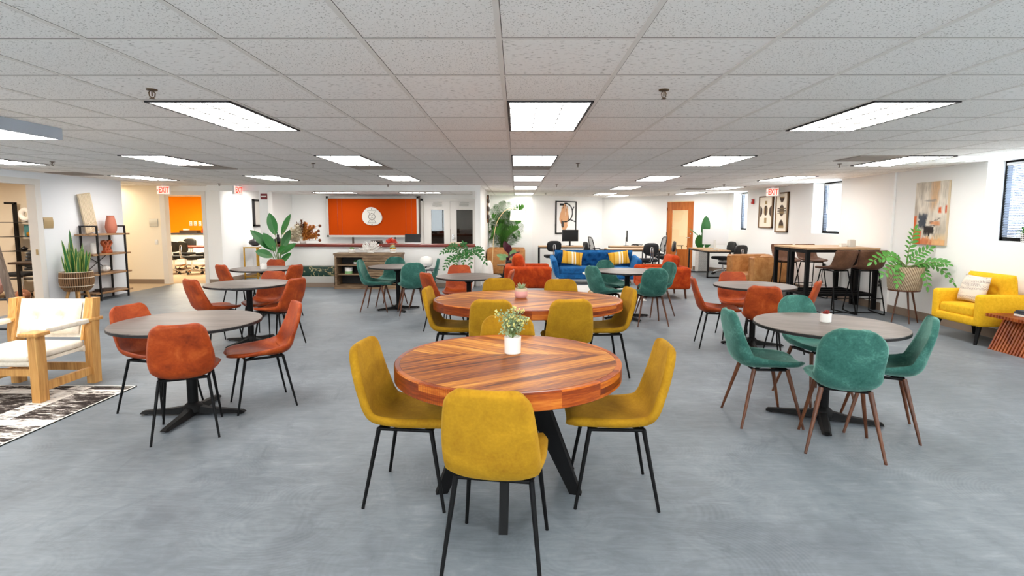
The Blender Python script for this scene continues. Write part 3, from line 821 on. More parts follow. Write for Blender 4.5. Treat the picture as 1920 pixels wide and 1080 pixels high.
def make_chair(kind):
    t = thing('dining_chair', '', 'chair')
    m = MB()
    if kind == 'mustard':
        shell(m, [(.235, .435), (.21, .462), (.08, .462), (-.09, .452), (-.185, .462), (-.232, .512), (-.255, .60), (-.285, .74), (-.31, .865)],
              [.20, .212, .222, .232, .234, .232, .222, .2, .178], .048, .07, .075, lambda s: .012 + .03*math.exp(-((s-.52)/.2)**2))
        sh = obj('seat_shell', m, 'mustard velvet', t, 180, merge=True)
        legm, r0, r1 = 'black metal', .0125, .0085; ft = (.205, .205, .215, -.235); hd = (.165, .13, .165, -.155)
    elif kind == 'rust':
        shell(m, [(.24, .436), (.215, .452), (.08, .452), (-.09, .438), (-.18, .45), (-.228, .495), (-.255, .585), (-.295, .72), (-.325, .84)],
              [.19, .215, .235, .242, .242, .238, .225, .195, .165], .032, .14, .06, lambda s: .02 + .055*math.exp(-((s-.48)/.22)**2))
        sh = obj('seat_shell', m, 'rust leather', t, 180, merge=True)
        legm, r0, r1 = 'black metal', .0115, .0075; ft = (.195, .205, .205, -.235); hd = (.15, .13, .15, -.15)
    else:
        shell(m, [(.235, .432), (.21, .458), (.08, .458), (-.09, .446), (-.18, .458), (-.23, .505), (-.255, .595), (-.285, .735), (-.305, .862)],
              [.19, .222, .245, .252, .252, .246, .23, .212, .2], .04, .16, .145, lambda s: .02 + .07*math.exp(-((s-.5)/.25)**2))
        sh = obj('seat_shell', m, 'teal velvet', t, 180, merge=True)
        legm, r0, r1 = 'walnut leg', .0165, .009; ft = (.215, .215, .225, -.235); hd = (.14, .11, .14, -.13)
    # stitched seam across the seat
    m = MB()
    if kind != 'teal':
        m.tube([(x*.2, -.150-.012*(1-x*x)+.0, .4785 + .03*abs(x)**2.6 - (.008 if kind == 'rust' else 0)) for x in [i/6-1 for i in range(13)]], .0016, 5)
        obj('seam', m, 'mustard velvet' if kind == 'mustard' else 'rust leather', sh)
    m = MB(); zt = .425
    a = [(hd[0], hd[1], zt), (-hd[0], hd[1], zt), (-hd[2], hd[3], zt), (hd[2], hd[3], zt)]
    for i in range(4):
        p, q = Vector(a[i]), Vector(a[(i+1) % 4]); m.cyl(p, q, .010, n=8)
    for i in range(2): m.cyl(a[i], a[i+2], .009, n=8)
    obj('seat_frame', m, 'black metal', t)
    for s in (1, -1):
        for hx, hy, fx, fy in ((hd[0], hd[1], ft[0], ft[1]), (hd[2], hd[3], ft[2], ft[3])):
            m = MB(); m.cyl((s*hx, hy, zt+.005), (s*fx, fy, .004), r0, r1, 12); m.cyl((s*fx, fy, .006), (s*fx, fy, 0), r1*1.05, n=10)
            obj('leg', m, legm, t)
    return Proto(t)
MUS, RUS, TEA = make_chair('mustard'), make_chair('rust'), make_chair('teal')
GM, GR, GT = 'mustard chairs around the wooden tables', 'rust leather chairs around the dark tables', 'teal chairs around the dark tables'
def ch(P, g, x, y, h, lab): P.put((x, y, 0), h-90, lab, g)
A = 'mustard chair '
ch(MUS, GM, -.075, 2.38, 82, A+'nearest of all, back to the viewer, at the front wooden table')
ch(MUS, GM, -.56, 2.935, -6, A+'facing right at the left side of the front wooden table')
ch(MUS, GM, .53, 2.95, 178, A+'facing left at the right side of the front wooden table')
ch(MUS, GM, -.06, 3.47, -90, A+'facing the viewer behind the front wooden table, partly hidden by the potted herb')
ch(MUS, GM, -.6, 5.36, -3, A+'at the left end of the second, oval wooden table')
ch(MUS, GM, .85, 5.35, 187, A+'at the right end of the second, oval wooden table')
ch(MUS, GM, -.19, 4.84, 86, A+'back to the viewer, near left seat of the oval wooden table')
ch(MUS, GM, .45, 4.86, 94, A+'back to the viewer, near right seat of the oval wooden table')
ch(MUS, GM, -.2, 5.93, -90, A+'behind the oval wooden table, left of the pink pot')
ch(MUS, GM, .51, 5.86, -90, A+'behind the oval wooden table, right of the pink pot')
B = 'rust leather chair '; N3, N4, N5 = 'the dark table nearest the rug', 'the middle dark table of the left side row', 'the far dark table by the gold console'
ch(RUS, GR, -2.39, 3.81, 115, B+'with its back to the viewer at '+N3)
ch(RUS, GR, -2.89, 4.28, -14, B+'facing right at the left of '+N3)
ch(RUS, GR, -2.13, 4.38, 215, B+'facing left at the right of '+N3)
ch(RUS, GR, -3.68, 6.54, 60, B+'at the left of '+N4)
ch(RUS, GR, -2.92, 6.5, 163, B+'at the right of '+N4)
ch(RUS, GR, -3.32, 6.98, -95, B+'facing the viewer behind '+N4)
ch(RUS, GR, -4.43, 8.58, 58, B+'at the left of '+N5)
ch(RUS, GR, -4.25, 9.14, -95, B+'facing the viewer behind '+N5)
ch(RUS, GR, -3.72, 8.44, 163, B+'at the right of '+N5)
N7 = 'the dark table before the orange armchair'
ch(RUS, GR, -.97, 7.34, 38, B+'at the left of '+N7)
ch(RUS, GR, -.88, 8.04, -90, B+'facing the viewer behind '+N7)
ch(RUS, GR, -.36, 7.6, 172, B+'at the right of '+N7)
N9 = 'the dark table before the bar stools'
ch(RUS, GR, 2.47, 6.55, -10, B+'at the left of '+N9)
ch(RUS, GR, 2.9, 7.06, -100, B+'facing the viewer behind '+N9)
ch(RUS, GR, 2.77, 6.03, 68, B+'back to the viewer at '+N9)
ch(RUS, GR, 3.26, 6.43, 142, B+'at the right of '+N9)
T = 'teal velvet chair '; N6, N8, N10 = 'the dark table before the sideboard', 'the dark table before the blue sofa', 'the near right dark table'
ch(TEA, GT, 2.215, 3.60, 69, T+'with its back to the viewer at '+N10)
ch(TEA, GT, 1.92, 4.10, -3, T+'facing right at the left of '+N10)
ch(TEA, GT, 2.60, 4.61, -78, T+'facing the viewer behind '+N10)
ch(TEA, GT, 2.68, 3.91, 152, T+'facing left at the right of '+N10)
ch(TEA, GT, -2.37, 9.12, 0, T+'facing right at the left of '+N6)
ch(TEA, GT, -2.25, 9.62, -95, T+'facing the viewer behind '+N6)
ch(TEA, GT, -1.72, 8.82, 107, T+'with its back to the viewer at '+N6)
ch(TEA, GT, -1.66, 9.42, 187, T+'at the right of '+N6)
ch(TEA, GT, 1.38, 8.18, 28, T+'at the near left of '+N8)
ch(TEA, GT, 1.65, 8.98, -60, T+'at the far left of '+N8)
ch(TEA, GT, 1.98, 7.96, 92, T+'at the near right of '+N8)
ch(TEA, GT, 2.25, 8.73, 200, T+'at the far right of '+N8)
# ------------------------------------------------------------------ dark pedestal tables
t = thing('pedestal_table', '', 'table')
m = MB(); r = .525; m.lathe([(0, .722), (r-.012, .722), (r-.002, .725), (r, .73), (r, .742), (r-.003, .749), (r-.01, .75), (0, .75)], 64)
tt = obj('tabletop', m, 'laminate', t, 30)
m = MB(); m.lathe([(r+.0006, .7255), (r+.0006, .7445)], 64); obj('edge_band', m, 'black iron', tt, 30)
m = MB(); m.cyl((0, 0, .07), (0, 0, .7), .038, n=24); obj('column', m, 'black metal', t)
m = MB(); m.box((0, 0, .712), (.3, .3, .016)); m.cyl((0, 0, .66), (0, 0, .704), .06, .1, 20); obj('mounting_plate', m, 'black metal', t)
m = MB(); m.lathe([(.04, .03), (.075, .03), (.07, .07), (.045, .095), (.038, .1)], 20); obj('base_hub', m, 'black metal', t)
for k in range(4):
    m = MB(); m.T = Matrix.Rotation(PI/2*k, 4, 'Z')
    prof = [(.03, .045, .075), (.15, .04, .052), (.33, .033, .036), (.385, .032, .03), (.40, .03, .018)]
    vs = []
    for x, w, h in prof: vs += [(x, -w, .012), (x, w, .012), (x, w*.55, h), (x, -w*.55, h)]
    fs = [(0, 3, 2, 1)] + [(4*i+j, 4*i+(j+1) % 4, 4*i+4+(j+1) % 4, 4*i+4+j) for i in range(4) for j in range(4)] + [(16, 17, 18, 19)]
    m.add(vs, fs); m.cyl((.365, 0, 0), (.365, 0, .014), .014, n=10)
    obj('base_arm', m, 'black metal', t, 25)
PT = Proto(t); GTB = 'dark round pedestal tables'
D = 'dark round table on a black pedestal, '
for x, y, rz, lab in ((-2.56, 4.14, 3, 'nearest one on the left, before the rug'), (-3.33, 6.65, -18, 'left side, middle of the row of three'), (-4.11, 8.72, 15, 'far left, holding a cream candle cup'), (-2.03, 9.2, 28, 'before the sideboard, among teal chairs'), (-.67, 7.58, 48, 'between the oval table and the orange armchair'), (1.75, 8.48, 20, 'before the blue sofa, among teal chairs'), (2.92, 6.6, -14, 'before the bar stools, among rust chairs'), (2.39, 4.1, -25, 'nearest one on the right, among teal chairs')):
    PT.put((x, y, 0), rz, D+lab, GTB, {-.67: (.88, .88, 1), -2.03: (.94, .94, 1), 2.92: (.9, .9, 1), -3.33: (.95, .95, 1), -4.11: (.95, .95, 1)}.get(x))
# ------------------------------------------------------------------ the two acacia tables
def wood_table(label, loc, a, b, legs, rz=0):
    t = thing('wooden_dining_table', label, 'table', loc, rz)
    z0, z1, N = .662, .752, 96
    ring = lambda k, z, g=0: [((a-g)*math.cos(2*PI*i/N), (b-g)*math.sin(2*PI*i/N), z) for i in range(N)]
    m = MB()
    vs = ring(0, z1, .032); m.add(vs, [tuple(range(N))]); obj('tabletop', m, 'chevron', t, None)
    m = MB(); rows = [ring(0, z1-.0005, .032), ring(0, z1-.002, .0295), ring(0, z1, .027), ring(0, z1, .006), ring(0, z1-.006, 0), ring(0, z0+.005, 0), ring(0, z0, .006), ring(0, z0, .1)]
    vs = [v for r_ in rows for v in r_]
    m.add(vs, [(i*N+j, i*N+(j+1) % N, (i+1)*N+(j+1) % N, (i+1)*N+j) for i in range(len(rows)-1) for j in range(N)] + [tuple(range((len(rows)-1)*N, len(rows)*N))])
    obj('rim', m, 'rim', t, 30)
    m = MB(); m.cyl((0, 0, z0-.012), (0, 0, z0), .3 if a < .8 else .42, n=32); m.cyl((0, 0, .40), (0, 0, z0-.01), .04, n=16); obj('mounting_plate', m, 'black metal', t)
    for (tx, ty), (fx, fy) in legs:
        m = MB(); d = Vector((fx-tx, fy-ty, 0)).normalized(); s = Vector((-d.y, d.x, 0)); vs = []
        for c, z, w, h in ((Vector((tx, ty, 0)), z0-.01, .028, .075), (Vector((fx, fy, 0)), 0, .022, .032)):
            for i, j in ((-1, -1), (1, -1), (1, 1), (-1, 1)): vs.append(c + s*(i*w) + d*(j*h) + Vector((0, 0, z)))
        m.add(vs, [(0, 3, 2, 1), (4, 5, 6, 7), (0, 1, 5, 4), (1, 2, 6, 5), (2, 3, 7, 6), (3, 0, 4, 7)])
        obj('leg', m, 'black metal', t, None)
    return t
wood_table('big round wooden table with chevron planks in the foreground', (-.045, 3.02, 0), .638, .638, [((.1, -.03), (.385, -.1)), ((-.1, -.03), (-.375, -.1)), ((-.005, -.1), (-.015, -.48)), ((.1, .05), (.37, .2))])
wood_table('long oval wooden table with chevron planks behind the front one', (.115, 5.36, 0), .945, .70, [((.28, -.06), (.44, -.12)), ((-.28, -.06), (-.44, -.12)), ((.28, .06), (.44, .12)), ((-.28, .06), (-.44, .12))])
# ------------------------------------------------------------------ things on the tables
def pot_plant(name, label, loc, potprof, potm, fol, cat='potted plant'):
    t = thing(name, label, cat, loc)
    m = MB(); m.lathe(potprof, 32); obj('pot', m, potm, t, 40)
    fol(t); return t
def boxwood(t):
    g = random.Random(3)
    ms, ml, mf = MB(), MB(), MB()
    for i in range(46):
        a = g.uniform(0, 2*PI); rr = g.uniform(.02, .115)*g.choice((1, 1, .8)); h = g.uniform(.02, .165)*(1-.28*(rr/.12)**2)
        tip = Vector((rr*math.cos(a)*(1.1 if math.cos(a) < 0 else .85), rr*math.sin(a)*.8, .115+h))
        path = arc3((0, 0, .09), (tip.x*.35, tip.y*.35, .1+h*.75), tip, 5); ms.tube(path, .0014, 4)
        for k in range(20):
            p = path[2].lerp(tip, g.random()**.7) + Vector((g.gauss(0, .009), g.gauss(0, .009), g.gauss(0, .009)))
            d = Vector((g.gauss(0, 1), g.gauss(0, 1), g.gauss(.4, .8)))
            leaf(ml, p, d, g.uniform(.012, .022), g.uniform(.009, .015), .3, .2, 3)
        if i % 2 == 0:
            for k in range(7):
                c = tip + Vector((g.gauss(0, .007), g.gauss(0, .007), g.gauss(0, .007))); mf.ell(c, (.009, .009, .009), 1, 6, 4)
    obj('stems', ms, 'stem', t); obj('foliage', ml, 'leaf sage', t, None); obj('blossom', mf, 'bloom', t)
pot_plant('potted_herb', 'small leafy yellow-green plant in a plain white pot on the front wooden table', (-.02, 3.14, .752), [(0, 0), (.044, 0), (.048, .004), (.05, .1), (.046, .101), (.044, .09), (0, .088)], 'white ceramic', boxwood)
def rosette(n, L, W, z0, matl, seed=1, el=(20, 80), curve=-.3, spread=.01):
    def f(t):
        g = random.Random(seed); m = MB()
        for i in range(n):
            a = 2*PI*i*.382; e = R(lerp(el[1], el[0], i/n)); d = (math.cos(a)*math.cos(e), math.sin(a)*math.cos(e), math.sin(e))
            leaf(m, (spread*math.cos(a), spread*math.sin(a), z0), d, L*g.uniform(.8, 1.1), W, curve, .5, 5, shape=.6)
        obj('foliage', m, matl, t, None)
    return f
t = pot_plant('potted_succulent', 'small spiky succulent in a pink glazed pot on the oval wooden table', (.05, 5.42, .752), [(0, 0), (.045, 0), (.06, .012), (.068, .04), (.064, .07), (.06, .072)], 'pink ceramic', rosette(24, .07, .016, .085, 'leaf sage', 2))
m = MB(); m.lathe([(.0605, .072), (.062, .072), (.061, .1), (.057, .1), (.056, .088), (0, .088)], 32); obj('gold_rim', m, 'beige', t, 40)
pot_plant('potted_succulent', 'tiny red succulent in a white cup pot on the near right dark table', (2.41, 4.17, .75), [(0, 0), (.036, 0), (.04, .004), (.04, .068), (.036, .068), (.035, .06), (0, .06)], 'white ceramic', rosette(18, .038, .014, .058, 'leaf red', 5))
t = thing('candle_cup', 'cream candle cup on the far left dark table', 'candle', (-4.03, 8.55, .75)); m = MB(); m.lathe([(0, 0), (.048, 0), (.05, .004), (.05, .085), (.046, .085), (.045, .07), (0, .068)], 24); obj('cup', m, 'white ceramic', t)
m = MB(); m.cyl((0, 0, .06), (0, 0, .0705), .0445, n=20); m.cyl((0, 0, .07), (0, 0, .08), .0015, n=6); obj('wax', m, 'cream', t)
# ------------------------------------------------------------------ left side
rug = obj('area_rug', MB().b2((-1.2, -.915, 0), (1.2, .915, .008)), 'rug', None, None, loc=(-4.7, 3.915, 0))
tag(rug, 'black and white distressed rug on the grey floor at the left edge', 'rug')
m = MB()
for lo, hi in (((1.188, -.915, .0), (1.2, .915, .010)), ((-1.2, .903, 0), (1.2, .915, .010)), ((-1.2, -.915, 0), (1.2, -.903, .010))): m.b2(lo, hi)
obj('binding', m, 'paper', rug, None)
# wood-framed lounge chair (faces the viewer); local y = towards the viewer is negative
t = thing('lounge_chair', 'honey wood lounge chair with cream canvas cushions at the left edge', 'armchair', (-4.36, 4.66, 0), 0)
for sx in (1, -1):
    for nm, y, h, lean in (('front_post', -.27, .575, .0), ('rear_post', .31, .80, .05)):
        m = MB(); x = sx*.36; w, d_ = .045, .036
        z0 = .0105 if nm == 'front_post' else .0
        vs = []
        for z, o, k in ((z0, 0, 1.0), (h*.62, lean*.1, 1.12 if nm == 'rear_post' else 1), (h, lean, 1.0)):
            for i, j in ((-1, -1), (1, -1), (1, 1), (-1, 1)): vs.append((x+i*d_, y+o+j*w*k, z))
        m.add(vs, [(0, 3, 2, 1), (8, 9, 10, 11)] + [(4*a+i, 4*a+(i+1) % 4, 4*a+4+(i+1) % 4, 4*a+4+i) for a in (0, 1) for i in range(4)])
        obj(nm, m, 'honey wood', t, None)
    m = MB(); m.box((sx*.36, .02, .125), (.035, .52, .07)); obj('side_stretcher', m, 'honey wood', t, None)
    m = MB(); m.rbox((sx*.365, -.29, .59), (.15, .15, .032), .008); obj('arm_front', m, 'honey wood', t)
    m = MB(); m.rbox((sx*.365, .33, .605), (.085, .17, .032), .008); obj('arm_rear', m, 'honey wood', t)
    m = MB(); m.ell((sx*.365, .03, .6), (.085, .50, .05), .45, 16, 8); obj('arm_sling', m, 'cream canvas', t)
for y, z, w_ in ((-.27, .26, .06), (.3, .16, .07)):
    m = MB(); m.box((0, y, z), (.68, .033, w_)); obj('cross_rail', m, 'honey wood', t, None)
m = MB()
for y in (-.27, .26): m.cyl((-.33, y, .335), (.33, y, .335), .028, n=14)
m.box((0, 0, .335), (.6, .5, .03)); obj('seat_sling', m, 'cream canvas', t)
m = MB(); m.rbox((0, -.02, .385), (.64, .60, .06), .025, 3, puff=.025); obj('seat_cushion', m, 'cream canvas', t, 60)
Tb = Matrix.Translation((0, .30, .62)) @ Matrix.Rotation(R(-14), 4, 'X')
m = MB(); m.box((0, .02, 0), (.63, .02, .36), Tb); obj('back_sling', m, 'cream canvas', t, None)
for sx in (1, -1):
    m = MB(); m.box((sx*.325, .01, -.01), (.025, .05, .40), Tb); obj('back_rail', m, 'honey wood', t, None)
def tuft(w, h, th, pts, dep=.035, rad=.07, nu=36, nv=24, ex=5):
    def f(u, v):
        a, b = 2*u-1, 2*v-1; x, z = a*w/2, b*h/2
        k = (max(0, 1-abs(a)**ex)*max(0, 1-abs(b)**ex))**.5
        y = -th*k
        for px, pz in pts: y += dep*math.exp(-((x-px)**2+(z-pz)**2)/rad**2)*k
        return (x, y, z)
    return f
m = MB(); tf = tuft(.56, .30, .05, [(-.12, 0), (.12, 0)], .045, .05); m.grid(tf, 30, 18, Tb); m.grid(lambda u, v: (.56*(u-.5), .012, .30*(v-.5)), 1, 1, Tb)
bc = obj('back_cushion', m, 'cream canvas', t, 180)
m = MB()
for px in (-.12, .12): m.ell((px, -.024, 0), (.02, .01, .02), 1, 10, 6, Tb)
obj('button', m, 'cream canvas', bc)
# leaning blanket ladder
t = thing('leaning_ladder', 'dark weathered wooden ladder leg leaning at the left edge behind the lounge chair', 'ladder', (-5.68, 6.05, 0))
for sx in (0, -.46):
    m = MB(); m.T = Matrix.Translation((sx, 0, 0)); vs = []
    for z, x, y in ((0, .06, 0), (1.5, -.36, .1)):
        for i, j in ((-1, -1), (1, -1), (1, 1), (-1, 1)): vs.append((x+i*.035, y+j*.022, z))
    m.add(vs, [(0, 3, 2, 1), (4, 5, 6, 7), (0, 1, 5, 4), (1, 2, 6, 5), (2, 3, 7, 6), (3, 0, 4, 7)]); obj('rail', m, 'barn wood', t, None)
for i in range(4):
    z = .28+i*.34; x = .06-.42*z/1.5; y = .1*z/1.5
    m = MB(); m.cyl((x, y, z), (x-.46, y, z), .014, n=10); obj('rung', m, 'black iron', t)
# wall shelf (etagere) along the left wall
t = thing('shelf_unit', 'black metal and wood four-shelf unit against the bluish-lit left wall', 'shelf unit', (-8.0, 10.42, 0))
y0, y1, xb, xf = -.36, .36, -.16, .15
for k, y in enumerate((y0, y1)):
    m = MB()
    for x in (xb, xf): m.b2((x-.014, y-.014, 0), (x+.014, y+.014, 1.42))
    m.b2((xb, y-.014, 1.395), (xf, y+.014, 1.42)); m.b2((xb, y-.014, .1), (xf, y+.014, .125)); obj('side_frame', m, 'black iron', t, None)
for z in (.14, .50, .87, 1.25):
    m = MB(); m.rbox((-.005, 0, z), (.33, .98, .032), .004, 1); obj('shelf_board', m, 'shelf wood', t, 30)
m = MB()
m.tube([(xb, y0, .9), (xb, y1, .5)], .007, 6); m.tube([(xb, y0, .5), (xb, y1, .9)], .007, 6)
obj('cross_brace', m, 'black iron', t)
SH = (-8.0, 10.42)
def shelf_thing(name, label, cat, dx, dy, z): return thing(name, label, cat, (SH[0]+dx, SH[1]+dy, z))
zt = [.1575, .5175, .8875, 1.2675]
t = shelf_thing('ribbed_artwork', 'tall beige ribbed art panel leaning on the shelf unit top', 'wall art', -.13, -.12, zt[3]+.024)
Tp = Matrix.Rotation(R(9), 4, 'X') @ Matrix.Rotation(R(-2), 4, 'Y') @ Matrix.Rotation(R(90), 4, 'Z')
m = MB(); m.T = Tp; m.b2((-.15, -.02, 0), (.15, .0, .74)); obj('board', m, 'beige', t, None)
m = MB(); m.T = Tp
for i in range(9):
    x = -.13+i*.0325; m.box((x, -.024, .45), (.018, .012, .54))
for r_ in (.03, .06, .09, .12): m.tube([(.0+r_*math.cos(a), -.024, .03+r_*1.2*math.sin(a)) for a in [PI*i/12 for i in range(13)]], .007, 5)
obj('ribs', m, 'cream', t)
t = shelf_thing('terracotta_vase', 'terracotta vase on the top of the shelf unit', 'vase', .0, .21, zt[3]); m = MB(); m.lathe([(0, 0), (.07, 0), (.092, .06), (.1, .12), (.088, .22), (.066, .31), (.062, .34), (.066, .345), (.058, .345), (.055, .3), (0, .29)], 32); obj('body', m, 'terracotta', t, 60)
t = shelf_thing('looped_sculpture', 'rust-coloured looped ceramic sculpture on the third shelf', 'sculpture', .03, .02, zt[2]); m = MB(); m.rbox((0, 0, .025), (.1, .17, .05), .008); obj('plinth', m, 'rust ceramic', t)
m = MB()
for s in (-1, 1):
    for q in (0, 1):
        m.tube([(q*.03-.015, s*y, z) for y, z in ((.01, .05), (.03, .10), (.075, .15), (.115, .19), (.10, .225), (.06, .235), (.02, .21), (.015, .16), (.05, .10), (.06, .05))], .020, 8)
obj('loops', m, 'rust ceramic', t)
t = shelf_thing('pillar_candle', 'white pillar candle on the third shelf by the wall', 'candle', -.06, -.2, zt[2]); m = MB(); m.lathe([(0, 0), (.045, 0), (.045, .2), (.04, .205), (0, .2)], 20); obj('wax', m, 'matte white', t); m = MB(); m.cyl((0, 0, .2), (0, 0, .215), .002, n=6); obj('wick', m, 'black iron', t)
t = shelf_thing('ribbed_ball', 'white ribbed ceramic ball on the second shelf', 'ornament', -.02, .0, zt[1]); m = MB()
def ball(u, v):
    a = 2*PI*u; b = PI*v; r_ = .085*(1+.05*math.cos(a*10)); return (r_*math.sin(b)*math.cos(a), r_*math.sin(b)*math.sin(a), .066-.066*math.cos(b))
m.grid(ball, 60, 14); obj('body', m, 'white ceramic', t, 180)
t = shelf_thing('book_stack', 'low stack of dark books on the bottom shelf', 'books', 0, -.1, zt[0]); m = MB(); m.box((0, 0, .012), (.2, .3, .024)); m.box((0, .02, .034), (.18, .26, .02)); obj('covers', m, 'brown metal', t, None)
# snake plant
t = thing('snake_plant', 'snake plant in a round woven basket on wooden legs by the office doorway', 'potted plant', (-7.93, 9.62, 0))
m = MB(); m.lathe([(0, .26), (.17, .26), (.22, .32), (.245, .42), (.24, .54), (.232, .60), (.22, .60), (.22, .54), (0, .54)], 40)
b = obj('basket', m, 'dark wicker', t, 50)
m = MB(); n = 44
for i in range(n):
    a = 2*PI*i/n; m.tube([(r_*math.cos(a), r_*math.sin(a), z) for r_, z in ((.175, .26), (.224, .32), (.249, .42), (.244, .54), (.236, .6))], .009, 5)
obj('cane', m, 'cane', b)
m = MB()
for z, r_ in ((.35, .240), (.50, .249), (.60, .236)): m.tube([(r_*math.cos(2*PI*i/40)*1.02, r_*math.sin(2*PI*i/40)*1.02, z) for i in range(40)], .006, 5, closed=True)
obj('binding', m, 'cream', b)
for k in range(4):
    a = PI/4+PI/2*k; m = MB(); m.cyl((.12*math.cos(a), .12*math.sin(a), .28), (.19*math.cos(a), .19*math.sin(a), 0), .026, .018, 12); obj('leg', m, 'honey wood', t)
m = MB(); m.cyl((0, 0, .54), (0, 0, .57), .218, n=30); obj('soil', m, 'soil', t)
m = MB(); g = random.Random(11)
for i in range(30):
    a = g.uniform(0, 2*PI); r_ = g.uniform(.02, .15); lean = g.uniform(.02, .34)*r_/.15
    d = (lean*math.cos(a), lean*math.sin(a), 1); L = g.uniform(.3, .52)*(1.3 if i % 7 == 0 else 1)
    leaf(m, (r_*math.cos(a), r_*math.sin(a), .54), d, L, g.uniform(.05, .075), -.05, .35, 8, up=(math.cos(a+g.uniform(0, 3)), math.sin(a+1), .1), shape=.55, edge=True, tip=.75)
leaf(m, (-.04, .02, .54), (-.05, 0, 1), .82, .07, 0, .35, 8, up=(.3, -1, 0), shape=.5, edge=True, tip=.75)
obj('foliage', m, ['leaf dark', 'leaf edge'], t, None)
# wall plates
t = thing('room_plaque', 'square bronze room plaque beside the office doorway', 'sign', (XL+.012, 9.42, 1.475)); m = MB(); m.T = Matrix.Rotation(R(90), 4, 'Z')
m.grid(lambda u, v: (.19*(u-.5), -.012*math.sin(PI*v), .19*(v-.5)), 2, 8); m.b2((-.095, -.002, -.095), (.095, .012, .095)); obj('body_plate', m, 'bronze', t, 30)  # the plaque itself, no separate mount
t = thing('room_plaque', 'square silver room plaque on the cream hall wall', 'sign', (-8.64, 12.84, 1.47)); m = MB()
m.grid(lambda u, v: (.2*(u-.5), -.012*math.sin(PI*v), .17*(v-.5)), 2, 8); m.b2((-.1, -.002, -.085), (.1, .01, .085)); obj('body_plate', m, 'silver plate', t, 30)  # the silver plaque itself, no separate mount
m = MB(); m.b2((-.1, -.006, -.1), (.1, .008, -.085)); obj('base_strip', m, 'frame grey', t, None)
t = thing('light_switch', 'white light switch plate by the orange office doorway', 'switch', (-8.60, 12.84, 1.0)); m = MB(); m.rbox((0, 0, 0), (.075, .012, .12), .004); obj('plate', m, 'white plastic', t); m = MB(); m.box((0, -.008, 0), (.02, .01, .035)); obj('toggle', m, 'white plastic', t, None)
# exit signs
def exit_sign(label, loc, rz, arrow=True, sidew=.0):
    t = thing('exit_sign', label, 'exit sign', loc, rz)
    m = MB(); m.rbox((0, 0, -.125), (.30, .05, .19), .008); obj('housing', m, 'white plastic', t)
    m = MB(); m.box((0, -.0262, -.125), (.285, .002, .175)); obj('face', m, 'exit white', t, None)
    m = MB(); m.cyl((0, 0, 0), (0, 0, -.032), .045, n=16); obj('canopy', m, 'white plastic', t)
    text('lettering', 'EXIT', .185, t, (.018, -.0285, -.127), (PI/2, 0, 0), 'exit red', .001, .004, sx=.62)
    if arrow:
        m = MB(); m.T = Matrix.Rotation(PI/2, 4, 'X'); m.prism([(-.138, -.127), (-.116, -.107), (-.116, -.147)], .0278, .0292); obj('arrow', m, 'exit red', t, None)
    return t
exit_sign('EXIT sign hanging before the orange office doorway', (-8.06, 12.4, ZC), 0)
exit_sign('EXIT sign seen edge-on at the left end of the reception header', (-6.36, 12.38, ZC), 80, False)
exit_sign('EXIT sign with a left arrow over the two framed prints', (6.07, 12.95, ZC), -50)
# office behind the left doorway
t = thing('ladder_desk', 'dark desk in the side office behind the left wall', 'desk', (-9.15, 9.75, 0)); 
m = MB(); m.rbox((.32, .24, .735), (.86, .54, .04), .004, 1); obj('desktop', m, 'brown metal', t)
for x in (.05, .62):
    m = MB()
    for y in (.0, .48): m.b2((x-.02, y-.02, 0), (x+.02, y+.02, .715))
    m.b2((x-.02, 0, 0), (x+.02, .48, .035)); m.b2((x-.02, 0, .68), (x+.02, .48, .715)); obj('leg_frame', m, 'black iron', t, None)
t = thing('ladder_shelf', 'tall black ladder shelf inside the side office', 'shelf', (-9.9, 11.0, 0))
for x in (-.33, .33):
    m = MB(); m.b2((x-.025, -.03, 0), (x+.025, .03, 1.88)); m.b2((x-.025, -.2, 1.84), (x+.025, .03, 1.88)); obj('upright', m, 'black iron', t, None)
for z in (.34, .9, 1.19, 1.48):
    m = MB(); m.b2((-.44, -.26, z-.012), (.44, .05, z)); obj('shelf_board', m, 'black iron', t, None)
OFX, OFY = -9.9, 10.9
t = thing('ring_vase', 'white ring-shaped vase on the upper ladder shelf', 'vase', (-9.88, 10.86, 1.481)); m = MB(); m.tube([(.095*math.cos(a), 0, .15+.095*math.sin(a)) for a in [2*PI*i/28 for i in range(28)]], .052, 12, closed=True); obj('body', m, 'white ceramic', t, 180)
t = thing('teal_book', 'teal picture book on the ladder shelf', 'book', (-9.82, 10.86, 1.191)); m = MB(); m.b2((-.11, -.015, 0), (.11, .015, .23)); obj('cover', m, 'teal book', t, None)
t = thing('gold_ornament', 'small golden ornament in front of the teal book', 'ornament', (-9.76, 10.78, 1.191)); m = MB(); m.ell((0, 0, .05), (.12, .08, .1), .8, 14, 8); obj('body', m, 'gold metal', t)
t = thing('black_bowl', 'small black lidded bowl on the ladder shelf', 'bowl', (-9.98, 10.86, .9012)); m = MB(); m.ell((0, 0, .04), (.13, .13, .08), 1, 18, 8); m.ell((0, 0, .085), (.03, .03, .025), 1, 8, 6); obj('body', m, 'black ceramic', t)
for nm, x, y, z, r_, c, lab in (('balloon', -10.3, 10.36, .27, .27, 'balloon pink', 'big pale pink balloon on the side office floor'), ('balloon', -9.28, 10.0, .115, .115, 'balloon rose', 'rose gold balloon on the side office floor'), ('balloon', -8.92, 10.03, .145, .145, 'balloon cream', 'cream balloon beside the rose gold one')):
    t = thing(nm, lab, 'balloon', (x, y, 0), 0, 'balloons in the side office'); m = MB(); m.ell((0, 0, z), (2*r_, 2*r_, 2*r_*1.0), 1, 24, 16); obj('skin', m, c, t, 180)
    m = MB(); m.cyl((r_*.97, 0, z), (r_*1.08, 0, z), .005, .014, 8); obj('knot', m, c, t)
